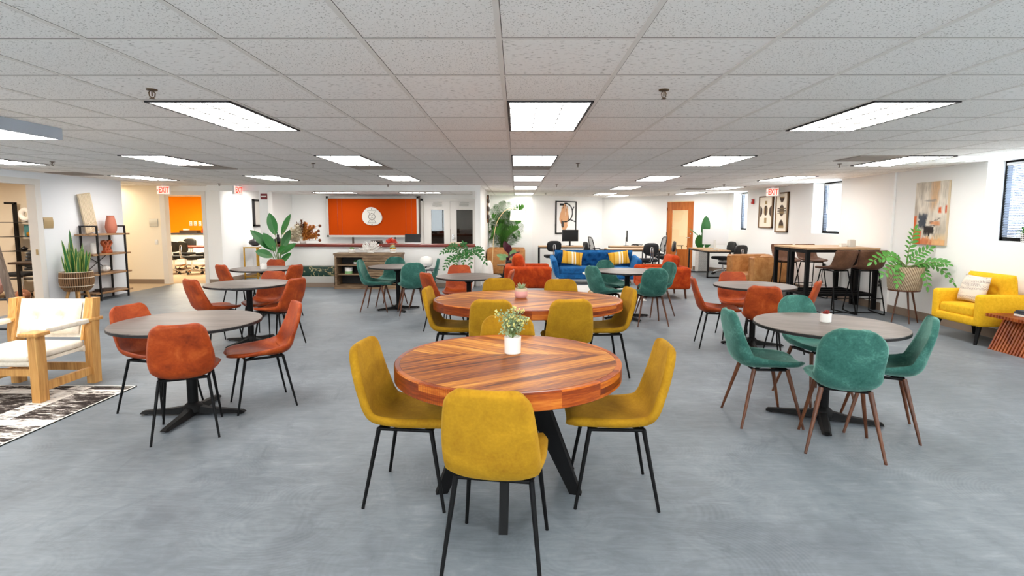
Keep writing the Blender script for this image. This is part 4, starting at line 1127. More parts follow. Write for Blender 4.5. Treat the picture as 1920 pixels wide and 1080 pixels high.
# ------------------------------------------------------------------ office chairs and desks
def star_base(t, r=.3):
    m = MB(); m.cyl((0, 0, .12), (0, 0, .40), .026, .022, 14); obj('gas_lift', m, 'chrome', t)
    m = MB(); m.cyl((0, 0, .08), (0, 0, .14), .04, n=16)
    for k in range(5):
        a = 2*PI*k/5+.3; m.tube([(.03*math.cos(a), .03*math.sin(a), .12), (r*.6*math.cos(a), r*.6*math.sin(a), .105), (r*math.cos(a), r*math.sin(a), .075)], [.022, .017, .013], 8)
    obj('star_base', m, 'chrome', t)
    for k in range(5):
        a = 2*PI*k/5+.3; x, y = r*math.cos(a), r*math.sin(a); m = MB()
        for s in (-1, 1): m.cyl((x-s*.012*math.sin(a), y+s*.012*math.cos(a), .028), (x-s*.03*math.sin(a), y+s*.03*math.cos(a), .028), .028, n=12)
        m.cyl((x, y, .03), (x, y, .08), .011, n=8); obj('caster', m, 'black plastic', t)
def task_chair():
    t = thing('task_chair', '', 'office chair')
    m = MB(); m.rbox((0, .02, .47), (.47, .46, .075), .03, 3, puff=.012); obj('seat', m, 'black fabric', t, 60)
    Tb = Matrix.Translation((0, -.25, .78)) @ Matrix.Rotation(R(8), 4, 'X')
    m = MB(); m.ell((0, 0, 0), (.43, .085, .32), .62, 26, 14, Tb); obj('backrest', m, 'black plastic', t, 180)
    m = MB()
    for s in (-1, 1): m.tube([(s*.028, -.16, .44), (s*.028, -.30, .47), (s*.028, -.325, .6), (s*.03, -.30, .8)], .011, 8)
    m.tube([(-.03, -.302, .8), (-.022, -.3, .83), (.022, -.3, .83), (.03, -.302, .8)], .011, 8); obj('back_bracket', m, 'chrome', t)
    m = MB(); m.box((0, 0, .415), (.16, .2, .04)); m.cyl((.06, 0, .42), (.24, .03, .42), .006, n=6); obj('mechanism', m, 'black plastic', t)
    star_base(t); return Proto(t)
def mesh_chair():
    t = thing('mesh_chair', '', 'office chair')
    m = MB(); m.rbox((0, .02, .47), (.48, .46, .07), .03, 3, puff=.012); obj('seat', m, 'black fabric', t, 60)
    pr = MB().rrect(.44, .46, .12, 6)
    Tb = Matrix.Translation((0, -.25, .80)) @ Matrix.Rotation(R(10), 4, 'X')
    cur = lambda x, z: (x, -.04+.9*x*x, z)
    m = MB(); m.T = Tb; m.tube([cur(x*(1-.12*(z > 0)), z) for x, z in pr], .014, 8, closed=True)
    b = obj('back_frame', m, 'black plastic', t)
    m = MB(); m.T = Tb; m.grid(lambda u, v: cur(.41*(u-.5)*(1-.1*(v > .5)), .43*(v-.5)), 12, 8); obj('mesh_back', m, 'chair mesh', b, 180)
    m = MB(); m.tube([(0, -.1, .43), (0, -.28, .46), (0, -.32, .6), (0, -.29, .78)], .018, 8); m.box((0, 0, .415), (.16, .2, .04)); obj('back_post', m, 'black plastic', t)
    for s in (-1, 1):
        m = MB(); m.tube([(s*.2, -.05, .44), (s*.27, -.05, .46), (s*.275, -.03, .64)], .013, 8); m.rbox((s*.275, .02, .655), (.06, .24, .025), .01); obj('armrest', m, 'black plastic', t)
    star_base(t); return Proto(t)
TSK, MSH = task_chair(), mesh_chair()
GO = 'black office chairs'
TSK.put((-9.2, 15.2, 0), -25, 'black task chair with chrome bracket in the orange office, the right one', GO)
TSK.put((-9.78, 15.3, 0), 20, 'black task chair in the orange office, cut by the left door frame', GO)
TSK.put((-9.7, 16.85, 0), 178, 'black task chair across the table in the orange office', GO)
TSK.put((-10.4, 16.85, 0), 178, 'black task chair far left across the orange office table', GO)
TSK.put((1.08, 16.0, 0), 5, 'black task chair at the desk under the abstract framed art', GO)
MSH.put((2.56, 16.72, 0), -78, 'black mesh chair at the left end of the back desk', GO)
MSH.put((4.36, 16.95, 0), 95, 'black mesh chair at the right end of the back desk', GO)
TSK.put((2.2, 15.2, 0), -80, 'black task chair at the left end of the front far desk', GO)
TSK.put((4.34, 15.8, 0), 80, 'black task chair at the right of the front far desk', GO)
TSK.put((3.52, 14.55, 0), 10, 'black task chair pushed low before the front far desk', GO)
TSK.put((5.93, 15.5, 0), 100, 'grey-backed task chair behind the white monitor desk', GO)
TSK.put((5.42, 13.55, 0), 25, 'black task chair beside the tan armchair, before the white monitor desk', GO)
w = MSH.put((0, 0, 0), 0, 'mesh office chair seen through the glass of the wooden door', GO); w.matrix_world = TC @ Matrix.Translation((2.45, 1.45, 0.003)) @ Matrix.Rotation(R(150), 4, 'Z')
t = thing('executive_chair', 'grey ribbed office chair behind the side office desk', 'office chair', (-9.70, 10.46, 0), 95)
m = MB(); m.rbox((0, 0, .47), (.5, .48, .07), .03, 3); obj('seat', m, 'black fabric', t)
m = MB()
for i in range(6): m.ell((0, -.24-.012*i, .58+.06*i), (.48, .06, .066), .6, 16, 8)
obj('backrest', m, 'grey plastic', t, 180)
star_base(t)
def desk(label, w, d, loc, rz, h=.74):
    t = thing('desk', label, 'desk', loc, rz, 'wood-topped metal desks')
    m = MB(); m.rbox((0, 0, h-.015), (w, d, .03), .003, 1); obj('desktop', m, 'desk wood', t)
    m = MB(); k = .035
    for y in (-d/2+k/2, d/2-k/2): m.box((0, y, h-.048), (w, k, .036))
    obj('apron', m, 'black iron', t, None)
    for x in (-w/2+k/2, w/2-k/2):
        m = MB()
        for y in (-d/2+k/2, d/2-k/2): m.box((x, y, (h-.03)/2), (k, k, h-.03))
        m.box((x, 0, k/2), (k, d, k)); m.box((x, 0, h-.048), (k, d, k)); obj('leg_frame', m, 'black iron', t, None)
    return t
desk('wood-topped desk under the abstract framed art', 1.52, .66, (1.45, 16.86, 0), 0)
desk('wood-topped desk in the far corner, the front one of two', 1.42, .68, (3.26, 15.3, 0), 0)
desk('wood-topped desk in the far corner, the back one of two', 1.10, .66, (3.46, 16.9, 0), -4)
desk('wood-topped desk with the white monitor before the window wall', 1.62, .62, (5.42, 15.25, 0), 90)
def monitor(label, loc, rz, w=.5, h=.32, white=False, name='monitor'):
    t = thing(name, label, 'monitor', loc, rz)
    a, b_ = ('white plastic', 'white plastic') if white else ('black plastic', 'black plastic')
    m = MB(); m.rbox((0, 0, .1+h/2+.04), (w, .03, h), .006); obj('casing', m, a, t)
    m = MB(); m.box((0, -.0158, .1+h/2+.045), (w-.03, .001, h-.03)); obj('screen', m, 'screen black' , t, None)
    m = MB(); m.box((0, .03, .14), (.05, .02, .26)); m.rbox((0, .02, .006), (.22, .16, .012), .005); obj('stand', m, 'silver plate' if white else b_, t, 30)
    return t
monitor('black monitor on the desk under the abstract framed art', (1.68, 16.9, .741), 10, .52, .36)
monitor('dark monitor seen from the side on the back far desk', (3.46, 16.95, .741), 80, .5, .34)
monitor('large white-backed monitor on the desk by the plant', (5.42, 14.78, .741), 152, .66, .42, True)
t = thing('cable_tangle', 'loose cables on the back far desk', 'cables', (3.75, 16.9, .752)); m = MB(); g = random.Random(5)
for k in range(3): m.tube(crom([(g.uniform(-.15, .2), g.uniform(-.15, .15), g.uniform(.0, .05)) for _ in range(7)], 4), .005, 5)
obj('wires', m, 'cable', t)
# orange office table, credenza and its things
t = thing('meeting_table', 'reddish meeting table in the orange office', 'table', (-9.9, 16.1, 0)); m = MB(); m.rbox((0, 0, .73), (2.4, .75, .04), .01); obj('tabletop', m, 'mahogany', t)
for x in (-.8, .8):
    m = MB(); m.box((x, 0, .355), (.08, .5, .71)); obj('leg', m, 'white plastic', t, None)
t = thing('credenza', 'white credenza with grey worktop along the orange wall', 'cabinet', (-10.6, 18.6, 0)); m = MB(); m.b2((-1.2, -.25, .0), (1.4, .27, 1.03)); obj('body', m, 'white plastic', t, None)
m = MB(); m.b2((-1.24, -.29, 1.03), (1.44, .28, 1.08)); obj('worktop', m, 'grey plastic', t, None)
for i in range(4):
    m = MB(); m.b2((-1.18+i*.64, -.266, .14), (-.58+i*.64, -.25, 1.0)); obj('door', m, 'white plastic', t, None)
t = thing('tea_tray', 'dark tray of small items on the orange office credenza', 'tray', (-11.2, 18.5, 1.081)); m = MB(); m.b2((-.3, -.12, 0), (.3, .12, .09)); obj('tray', m, 'brown metal', t, None)
t = thing('tissue_box', 'small white box on the credenza tray', 'box', (-11.33, 18.5, 1.171)); m = MB(); m.b2((-.08, -.05, 0), (.08, .05, .05)); obj('body', m, 'paper', t, None)
t = thing('soap_bottle', 'small orange pump bottle on the credenza', 'bottle', (-10.75, 18.45, 1.081)); m = MB(); m.lathe([(0, 0), (.03, 0), (.03, .1), (.012, .12), (.012, .16), (0, .16)], 14); m.tube([(0, 0, .16), (0, 0, .19), (-.04, 0, .19)], .006, 6); obj('body', m, 'orange velvet', t)
for x, lab in ((-11.4, 'left'), (-11.24, 'middle'), (-11.08, 'right')):
    t = thing('outlet_plate', 'white outlet plate on the orange wall, the %s one of three' % lab, 'outlet', (x, 18.893, 1.4), 0, 'outlets on the orange wall'); m = MB(); m.rbox((0, 0, 0), (.1, .012, .16), .004); obj('plate', m, 'white plastic', t); m = MB(); m.box((0, -.008, .03), (.035, .006, .03)); m.box((0, -.008, -.03), (.035, .006, .03)); obj('socket', m, 'frame grey', t, None)
# ------------------------------------------------------------------ reception
t = thing('counter_top', 'long mahogany counter top on the white reception half wall', 'counter top', (-3.34, 12.72, .91)); m = MB(); m.rbox((.0, 0, .032), (4.76, .42, .062), .012); obj('slab', m, 'mahogany', t)
CT = .975
t = thing('sign_board', 'long orange board with a round emblem, in a grey frame behind the counter', 'sign board', (-4.47, 16.95, 0))
m = MB(); m.b2((-1.41, -.03, 1.05), (1.37, .03, 2.2)); obj('panel', m, 'orange panel', t, None)
m = MB()
for x in (-1.12, -.98, 1.02, 1.2): m.box((x, -.031, 1.625), (.008, .004, 1.14))
obj('panel_seam', m, 'mahogany', t, None)
m = MB()
for lo, hi in (((-1.46, -.05, 1.0), (1.42, .05, 1.06)), ((-1.46, -.05, 2.2), (1.42, .05, 2.27)), ((-1.46, -.05, 1.0), (-1.40, .05, 2.27)), ((1.36, -.05, 1.0), (1.42, .05, 2.27))): m.b2(lo, hi)
obj('frame', m, 'frame grey', t, None)
m = MB(); m.b2((1.42, -.05, .99), (1.46, .08, 2.28)); obj('edge_strip', m, 'brown metal', t, None)
for x in (-.66, .67):
    m = MB(); m.box((x, 0, .5), (.05, .04, 1.0)); m.box((x, 0, .02), (.06, .5, .04)); obj('leg', m, 'brown metal', t, None)
m = MB(); g = random.Random(2); em = []
for i in range(40):
    a = 2*PI*i/40; r_ = .295+.018*math.cos(2*a+.6)+.012*math.cos(3*a+1.2); em.append((r_*math.cos(a), r_*math.sin(a)))
EX, EZ = -.035, 1.64
m.T = Matrix.Translation((EX, -.035, EZ)) @ Matrix.Rotation(PI/2, 4, 'X'); m.prism(em, 0, .03); e = obj('emblem', m, 'silver plate', t, 30)
m = MB(); m.T = Matrix.Translation((EX, -.068, EZ)) @ Matrix.Rotation(PI/2, 4, 'X')
for tri in ([(-.135, .185), (.135, .185), (0, .005)], [(-.135, -.20), (.135, -.20), (0, -.005)]): m.tube([(x, y, 0) for x, y in tri], .006, 5, closed=True)
m.tube([(.1*math.cos(2*PI*i/28), .1*math.sin(2*PI*i/28)-.005, 0) for i in range(28)], .006, 5, closed=True)
for x, y in ((0, .235), (0, .098), (0, -.105), (0, -.24)): m.ell((x, y, 0), (.03, .03, .01), 1, 10, 6)
for i in range(9): m.box((-.1+i*.025, -.175, 0), (.013, .012, .004))
obj('emblem_lines', m, 'black paint', e)
# items on the counter
def vase_dark(label, loc, s=1):
    t = thing('dark_vase', label, 'vase', loc); m = MB(); m.lathe([(0, 0), (.05*s, 0), (.12*s, .04*s), (.135*s, .08*s), (.11*s, .125*s), (.045*s, .155*s), (.03*s, .2*s), (.034*s, .25*s), (.028*s, .25*s), (.024*s, .19*s), (0, .18*s)], 28); obj('body', m, 'black ceramic', t, 60)
    m = MB(); leaf(m, (0, 0, .2*s), (.05, .02, 1), .2*s, .09*s, .3, .2, 6); leaf(m, (0, 0, .2*s), (-.25, .02, 1), .16*s, .07*s, .3, .2, 6); obj('leaf', m, 'leaf dark', t, None)
vase_dark('squat black vase at the left end of the mahogany counter', (-5.60, 12.66, CT), .85)
t = thing('dried_bouquet', 'big bunch of cream, rust and brown pampas grass on the counter', 'dried flowers', (-5.06, 12.78, CT-.001))
m = MB(); m.lathe([(0, 0), (.06, 0), (.075, .03), (.06, .07), (.05, .07), (0, .06)], 20); obj('vase', m, 'white ceramic', t)
g = random.Random(8)
def plume(m, tip, base=(0, 0, .05), n=110, w=.05):
    b, tp = Vector(base), Vector(tip); path = arc3(b, (tp.x*.4, tp.y*.4, tp.z*.8), tp, 8)
    m.tube(path, .003, 4)
    for i in range(n):
        k = g.uniform(.35, 1); p = path[0].lerp(path[4], min(1, k*2)) if k < .5 else path[4].lerp(path[8], (k-.5)*2)
        d = Vector((g.gauss(tp.x*.8, .5), g.gauss(tp.y, .5), g.gauss(.5, .4))); leaf(m, p, d, g.uniform(.04, .08), .03, .6, 0, 3)
for nm, mat_, xs, k in (('cream_plumes', 'pampas cream', (-.46, -.02), 24), ('brown_plumes', 'pampas brown', (-.18, .08), 5), ('rust_plumes', 'pampas rust', (.0, .36), 20)):
    m = MB()
    for i in range(k):
        x = lerp(xs[0], xs[1], (i+.5)/k)+g.uniform(-.02, .02); z = g.uniform(.16, .5) if nm != 'brown_plumes' else g.uniform(.42, .58)
        if abs(x) > .3: z = g.uniform(.08, .3)
        plume(m, (x, g.uniform(-.1, .12), z))
    obj(nm, m, mat_, t, None)
m = MB()
for z in (.42, .3, .2, .08): m.ell((.40+g.uniform(-.03, .02), 0, z), (.07, .06, .07), 1, 10, 8); m.tube(arc3((0, 0, .05), (.2, 0, z), (.38, 0, z), 6), .003, 4)
obj('seed_heads', m, 'pampas brown', t)
t = thing('red_coral', 'red coral ornament on the counter before the board leg', 'ornament', (-2.98, 12.8, CT)); m = MB()
for i in range(60):
    a, e_ = g.uniform(0, 2*PI), g.uniform(.1, 1.45); d = Vector((math.cos(a)*math.cos(e_), math.sin(a)*math.cos(e_)*.7, math.sin(e_))); m.cyl((0, 0, .02), d*g.uniform(.1, .15)*Vector((1, 1, 1)).length/1.6, .007, .012, 6)
obj('branches', m, 'red coral', t)
t = thing('stacked_books', 'dark books and white box stacked on the counter', 'books', (-3.32, 12.8, CT)); m = MB(); m.b2((-.14, -.09, .0), (.1, .09, .045)); obj('white_box', m, 'paper', t, None)
m = MB(); m.b2((-.12, -.09, .045), (.12, .09, .075)); m.b2((.04, -.09, .0), (.14, .09, .045)); obj('dark_covers', m, 'brown metal', t, None)
t = thing('tablet_screen', 'black screen on a white stand on the counter', 'screen', (-2.46, 12.8, CT)); m = MB(); m.T = Matrix.Rotation(R(-8), 4, 'X'); m.box((0, 0, .13), (.37, .012, .2)); obj('screen', m, 'screen black', t, None)
m = MB(); m.rbox((0, .01, .012), (.40, .14, .024), .006); obj('stand', m, 'white plastic', t)
t = thing('card_holder', 'white card holder at the right end of the counter', 'holder', (-1.42, 12.76, CT)); m = MB(); m.box((0, 0, .02), (.28, .12, .04)); obj('tray', m, 'cream', t, None)
# bench with green cloth
t = thing('bench', 'low bench with a dark green marbled front below the counter', 'bench', (-4.72, 12.42, 0)); m = MB(); m.b2((-.62, -.16, .0), (.55, .15, .10)); obj('plinth', m, 'baseboard', t, None)
m = MB(); m.b2((-.62, -.15, .10), (.55, .15, .25)); obj('base', m, 'frame grey', t, None)
m = MB(); m.rbox((-.035, -.005, .36), (1.18, .31, .22), .015); obj('cushion', m, 'green marble', t)
t = thing('bench', 'grey bench end behind the side table at the right of the sideboard', 'bench', (-1.85, 12.42, 0)); m = MB(); m.b2((-.68, -.16, .0), (.88, .15, .10)); obj('plinth', m, 'baseboard', t, None); m = MB(); m.b2((-.68, -.15, .1), (.88, .15, .25)); obj('base', m, 'frame grey', t, None)
# sideboard
t = thing('sideboard', 'grey oak sideboard with open shelves and a slatted sliding door', 'sideboard', (-3.30, 12.1, 0))
w, d_, h = 1.46, .4, .8; X0 = -w/2
m = MB(); m.b2((X0-.02, -d_/2-.015, h-.04), (w/2+.02, d_/2, h)); obj('top', m, 'grey oak', t, None)
for x in (X0, w/2-.04):
    m = MB(); m.b2((x, -d_/2, .06), (x+.04, d_/2, h-.04)); obj('side_panel', m, 'grey oak', t, None)
m = MB(); m.b2((X0-.015, -d_/2-.012, 0), (w/2+.015, d_/2, .09)); obj('plinth', m, 'grey oak', t, None)
m = MB(); m.b2((X0+.04, d_/2-.02, .09), (w/2-.04, d_/2, h-.04)); obj('back_panel', m, 'black paint', t, None)
m = MB(); m.b2((-.12, -d_/2+.02, .09), (-.09, d_/2-.02, h-.04)); obj('divider', m, 'grey oak', t, None)
for z in (.31, .52):
    m = MB(); m.b2((X0+.04, -d_/2+.03, z), (-.12, d_/2-.02, z+.022)); obj('shelf', m, 'grey oak', t, None)
m = MB()
for i in range(11): m.rbox((.28, -d_/2+.012, .14+i*.056), (.74, .022, .05), .006)
dr = obj('sliding_door', m, 'grey oak', t); m = MB(); m.box((.5, -d_/2-.006, .66), (.12, .012, .012)); obj('pull', m, 'black iron', dr, None)
for lo, hi in (((X0+.04, -d_/2, h-.09), (w/2-.04, -d_/2+.03, h-.04)),):
    m = MB(); m.b2(lo, hi); obj('door_rail', m, 'grey oak', t, None)
SB = .8
pot_plant('potted_succulent', 'small succulent in a white pot at the left on the sideboard', (-3.70, 12.12, SB), [(0, 0), (.06, 0), (.075, .02), (.075, .07), (.068, .075), (.06, .06), (0, .055)], 'white ceramic', rosette(26, .075, .03, .06, 'leaf sage', 4))
t = thing('coral_sculpture', 'white branching coral sculpture on the sideboard', 'sculpture', (-3.28, 12.12, SB)); m = MB(); m.lathe([(0, 0), (.07, 0), (.075, .02), (.05, .045), (0, .05)], 20); obj('base', m, 'white ceramic', t)
m = MB()
for i in range(70):
    a = g.uniform(0, 2*PI); e_ = g.uniform(.15, 1.35); r_ = g.uniform(.17, .29); d = Vector((math.cos(a)*math.cos(e_), math.sin(a)*math.cos(e_)*.5, math.sin(e_)*.85))
    p = d*r_*.5+Vector((0, 0, .03)); m.tube([(0, 0, .03), p, d*r_+Vector((g.gauss(0, .02), g.gauss(0, .02), .03))], [.012, .009, .008], 6); m.ell(d*r_+Vector((0, 0, .03)), (.022, .022, .022), 1, 7, 5)
obj('branches', m, 'white ceramic', t)
def cactus(t):
    m = MB(); m.ell((0, 0, .14), (.11, .11, .08), 1, 16, 8); obj('cactus', m, 'leaf sage', t)
    m = MB(); 
    for i in range(50):
        a = g.uniform(0, 2*PI); e_ = g.uniform(0, 1.4); m.cyl((.05*math.cos(a)*math.cos(e_), .05*math.sin(a)*math.cos(e_), .14+.035*math.sin(e_)), (.07*math.cos(a)*math.cos(e_), .07*math.sin(a)*math.cos(e_), .14+.055*math.sin(e_)), .0025, n=4)
    obj('spines', m, 'pampas rust', t)
t = pot_plant('potted_cactus', 'round brown cactus in a white and gold pot on the sideboard', (-2.78, 12.12, SB), [(0, 0), (.058, 0), (.066, .12), (.06, .12), (.058, .1), (0, .1)], 'white ceramic', cactus)
m = MB(); m.lathe([(.0665, .085), (.068, .085), (.069, .118), (.067, .118)], 24); m.lathe([(.0625, .045), (.064, .045), (.0645, .055), (.063, .055)], 24); obj('gold_band', m, 'gold metal', t)
pot_plant('potted_succulent', 'tiny plant on the upper shelf inside the sideboard', (-3.62, 12.08, .5435), [(0, 0), (.03, 0), (.036, .05), (.03, .05), (0, .045)], 'white ceramic', rosette(14, .05, .018, .045, 'leaf green', 9))
t = thing('two_tone_jar', 'white and sea-green jar on the middle shelf of the sideboard', 'jar', (-3.77, 12.07, .3335)); m = MB(); m.cyl((0, 0, 0), (0, 0, .06), .085, n=24); obj('green_base', m, 'leaf mottled', t); m = MB(); m.cyl((0, 0, .06), (0, 0, .14), .085, n=24); obj('white_top', m, 'white ceramic', t)
t = thing('storage_box', 'small dark box at the right of the sideboard middle shelf', 'box', (-3.48, 12.09, .3335)); m = MB(); m.b2((-.05, -.08, 0), (.05, .08, .13)); obj('body', m, 'brown metal', t, None)
# globe vase on side table
t = thing('side_table', 'small round dark side table right of the sideboard', 'side table', (-1.98, 11.95, 0)); m = MB(); m.lathe([(0, .43), (.26, .43), (.27, .44), (.26, .452), (0, .452)], 36); obj('tabletop', m, 'grey plastic', t, 40)
for k in range(3):
    a = 2*PI*k/3+.5; m = MB(); m.cyl((.1*math.cos(a), .1*math.sin(a), .43), (.22*math.cos(a), .22*math.sin(a), 0), .012, n=8); obj('leg', m, 'black iron', t)
t = thing('globe_lamp', 'white globe lamp on the small dark side table', 'lamp', (-2.0, 11.95, .452)); m = MB(); m.ell((0, 0, .16), (.30, .30, .25), .85, 28, 16); obj('globe', m, 'white ceramic', t, 180); m = MB(); m.cyl((0, 0, 0), (0, 0, .05), .07, .06, 20); obj('foot', m, 'white ceramic', t)
# fire alarm plate, column box
t = thing('fire_alarm_sign', 'maroon fire alarm plate on the grey column', 'alarm', (-5.81, 12.488, 2.07)); m = MB(); m.rbox((0, 0, 0), (.15, .025, .125), .005); obj('plate', m, 'maroon plastic', t); m = MB(); m.box((0, -.014, 0), (.12, .004, .03)); obj('white_band', m, 'paper', t, None)
t = thing('fire_alarm', 'red fire alarm strobe on the window wall', 'alarm', (XR-.03, 14.5, 2.04)); m = MB(); m.rbox((0, 0, 0), (.05, .11, .13), .01); obj('body_plate', m, 'red plastic', t); m = MB(); m.box((-.03, 0, .02), (.02, .05, .05)); obj('strobe', m, 'white plastic', t, None)  # the red part is the alarm body, no separate mount
# console, mirror, bird of paradise
t = thing('console_table', 'narrow gold-framed console table by the mirror wall', 'console table', (-6.86, 14.25, 0)); m = MB(); m.box((0, 0, .845), (.36, .8, .02)); obj('top', m, 'pale marble', t, None)
for x in (-.165, .165):
    for y in (-.385, .385):
        m = MB(); m.box((x, y, .42), (.028, .028, .84)); obj('leg', m, 'gold metal', t, None)
m = MB()
for x in (-.165, .165): m.box((x, 0, .82), (.028, .8, .028)); m.box((x, 0, .06), (.024, .8, .024))
for y in (-.385, .385): m.box((0, y, .82), (.33, .028, .028)); m.box((0, y, .06), (.33, .024, .024))
obj('frame', m, 'gold metal', t, None)
vase_dark('squat black vase with a leaf on the gold console', (-6.82, 14.05, .855), 1.15)
t = thing('wall_mirror', 'black framed mirror on the wall beside the grey column', 'mirror', (-7.12, 15.0, 1.72)); m = MB(); m.b2((0, -.36, -.33), (.012, .36, .33)); obj('glass', m, 'silver plate', t, None)
m = MB()
for lo, hi in (((-.005, -.4, -.37), (.05, -.35, .37)), ((-.005, .35, -.37), (.05, .4, .37)), ((-.005, -.4, .32), (.05, .4, .37)), ((-.005, -.4, -.37), (.05, .4, -.32))): m.b2(lo, hi)
obj('frame', m, 'black iron', t, None)
t = thing('bird_of_paradise', 'tall bird of paradise plant in a marbled pot at the counter corner', 'potted plant', (-5.12, 11.6, 0))
m = MB(); m.lathe([(0, 0), (.15, 0), (.19, .5), (.175, .5), (.165, .42), (0, .42)], 28); obj('pot', m, 'marble white', t, 40); m = MB(); m.cyl((0, 0, .4), (0, 0, .425), .165, n=20); obj('soil', m, 'soil', t)
BL = []
for (bx, bz), (tx, tz), by, ty, W, u_ in (((-.065, 1.2), (-.17, 1.66), 0, 0, .21, (.2, -1, 0)), ((.05, 1.2), (.25, 1.64), .04, .05, .17, (-.5, -1, 0)), ((-.13, .87), (-.53, 1.30), 0, -.1, .20, (.5, -1, .3)), ((-.04, .86), (-.24, 1.24), -.08, -.15, .20, (.9, -1, .2)), ((-.09, .74), (-.40, .87), -.1, -.2, .19, (.1, -1, .6)), ((.02, .78), (.32, 1.02), 0, .1, .17, (-.4, -1, .3)), ((.035, .58), (.34, .83), -.1, -.2, .15, (-.5, -1, .2)), ((0, .84), (.24, .96), -.1, -.25, .16, (-.2, -1, .5)), ((.0, .86), (.12, 1.30), .1, .3, .17, (.6, -1, 0))):
    v = Vector((tx-bx, ty-by, tz-bz)); BL.append(((bx, by, bz), v.normalized()+Vector((0, 0, .06)), v.length*1.05, W, .12, u_))
ms, ml = MB(), MB()
for p, d, L, W, dr_, u_ in BL:
    ms.tube(arc3((g.uniform(-.05, .05), g.uniform(-.05, .05), .4), (p[0]*.3, p[1]*.3, p[2]*.7), p, 8), .008, 6); leaf(ml, p, d, L, W, dr_, .18, 10, up=u_, shape=.7)
    ms.tube([p, tuple(Vector(p)+Vector(d).normalized()*L*.3)], .006, 5)
obj('stems', ms, 'stem', t); obj('foliage', ml, 'leaf green', t, None)
# ------------------------------------------------------------------ lounge in the middle distance
def club_chair(kind):
    """boxy upholstered armchair, faces local +y"""
    t = thing('armchair', '', 'armchair')
    if kind == 'orange':
        fab, W, D, ah, az, legm = 'orange velvet', .92, .94, .56, .19, 'walnut leg'
        aw, bh, r_ = .15, .62, .06
    else:
        fab, W, D, ah, az, legm = 'tan leather', .96, 1.02, .70, .09, 'walnut leg'
        aw, bh, r_ = .19, .74, .035
    for s in (-1, 1):
        m = MB(); m.rbox((s*(W/2-aw/2), 0, (az+ah)/2+.03), (aw, D, ah-az+.06), r_, 4, puff=.012); a = obj('arm', m, fab, t, 60)
        if kind == 'tan':
            m = MB(); fr = MB().rrect(aw-.03, ah-az, .02, 3)
            m.tube([(s*(W/2-aw/2)+x, D/2+.002, (az+ah)/2+.03+z) for x, z in fr], .009, 6, closed=True); m.tube([(s*(W/2)-s*.012, D/2-.02, ah+.057), (s*(W/2)-s*.012, -D/2+.02, ah+.057)], .008, 6); obj('piping', m, fab, a)
    m = MB(); m.rbox((0, -D/2+.1, (az+bh)/2), (W-2*aw+.06, .2, bh-az), r_, 4); obj('backrest', m, fab, t, 60)
    m = MB(); m.rbox((0, .02, az+.06), (W-2*aw+.02, D-.06, .14), .03, 3); obj('base', m, fab, t, 60)
    m = MB(); m.rbox((0, .09, az+.20), (W-2*aw-.01, D-.20, .17), .05, 4, puff=.03); obj('seat_cushion', m, fab, t, 60)
    Tb = Matrix.Translation((0, -D/2+.29, az+.46)) @ Matrix.Rotation(R(12), 4, 'X')
    m = MB(); m.rbox((0, 0, 0), (W-2*aw-.02, .17, .40), .07, 4, Tb, puff=.05); obj('back_cushion', m, fab, t, 60)
    for sx in (-1, 1):
        for sy in (-1, 1):
            m = MB(); m.cyl((sx*(W/2-.09), sy*(D/2-.10), az+.02), (sx*(W/2-.07), sy*(D/2-.08), 0), .026, .017, 12); obj('leg', m, legm, t)
    return Proto(t)
OC, TCH = club_chair('orange'), club_chair('tan')
OC.put((.23, 11.05, 0), -90, 'orange velvet armchair left of the blue sofa, facing right', 'orange velvet armchairs')
OC.put((2.95, 10.95, 0), 90, 'orange velvet armchair right of the blue sofa, facing left', 'orange velvet armchairs')
TCH.put((-.28, 15.0, 0), -90, 'tan leather armchair by the palm at the end of the white wall', 'tan leather armchairs')
TCH.put((5.46, 12.1, 0), 103, 'tan leather armchair between the bar tables and the white monitor desk', 'tan leather armchairs')
# throw pillow of each orange chair
# blue sofa
t = thing('sofa', 'blue velvet sofa with a tufted back', 'sofa', (1.93, 13.25, 0), 180)
W = 2.16
Tb = Matrix.Translation((0, -.30, .545)) @ Matrix.Rotation(R(180), 4, 'Z') @ Matrix.Rotation(R(12), 4, 'X')
pts = [(-.84+.24*i+(.12 if r_ % 2 else 0), .12-.12*r_) for r_ in range(3) for i in range(8 if r_ % 2 == 0 else 7)]
m = MB(); m.T = Tb; tf = tuft(1.94, .50, .10, pts, .055, .045, ex=8); m.grid(tf, 150, 36); m.grid(lambda u, v: (1.94*(.5-u), .09*(max(0, 1-abs(2*v-1)**8)*max(0, 1-abs(2*u-1)**20))**.5, .52*(v-.5)), 20, 16)
b = obj('backrest', m, 'blue velvet', t, 180)
m = MB(); m.T = Tb
for x, z in pts: m.ell((x, -.062, z), (.024, .012, .024), 1, 8, 6)
obj('button', m, 'blue velvet', b)
for s in (-1, 1):
    m = MB(); Ta = Matrix.Translation((s*(W/2-.10), .02, .42)) @ Matrix.Rotation(R(s*14), 4, 'Y') @ Matrix.Rotation(R(-6), 4, 'X'); m.rbox((0, 0, 0), (.12, .78, .46), .055, 4, Ta, puff=.01); obj('arm', m, 'blue velvet', t, 60)
m = MB(); m.rbox((0, .03, .20), (1.86, .74, .15), .06, 4); obj('base', m, 'blue velvet', t, 60)
for s in (-1, 1):
    m = MB(); m.rbox((s*.44, .09, .325), (.87, .66, .15), .06, 4, puff=.035); obj('seat_cushion', m, 'blue velvet', t, 60)
for sx in (-1, 1):
    for sy in (-1, 1):
        m = MB(); m.cyl((sx*.78, .03+sy*.3, .14), (sx*.82, .03+sy*.33, 0), .024, .015, 12); obj('leg', m, 'walnut leg', t)
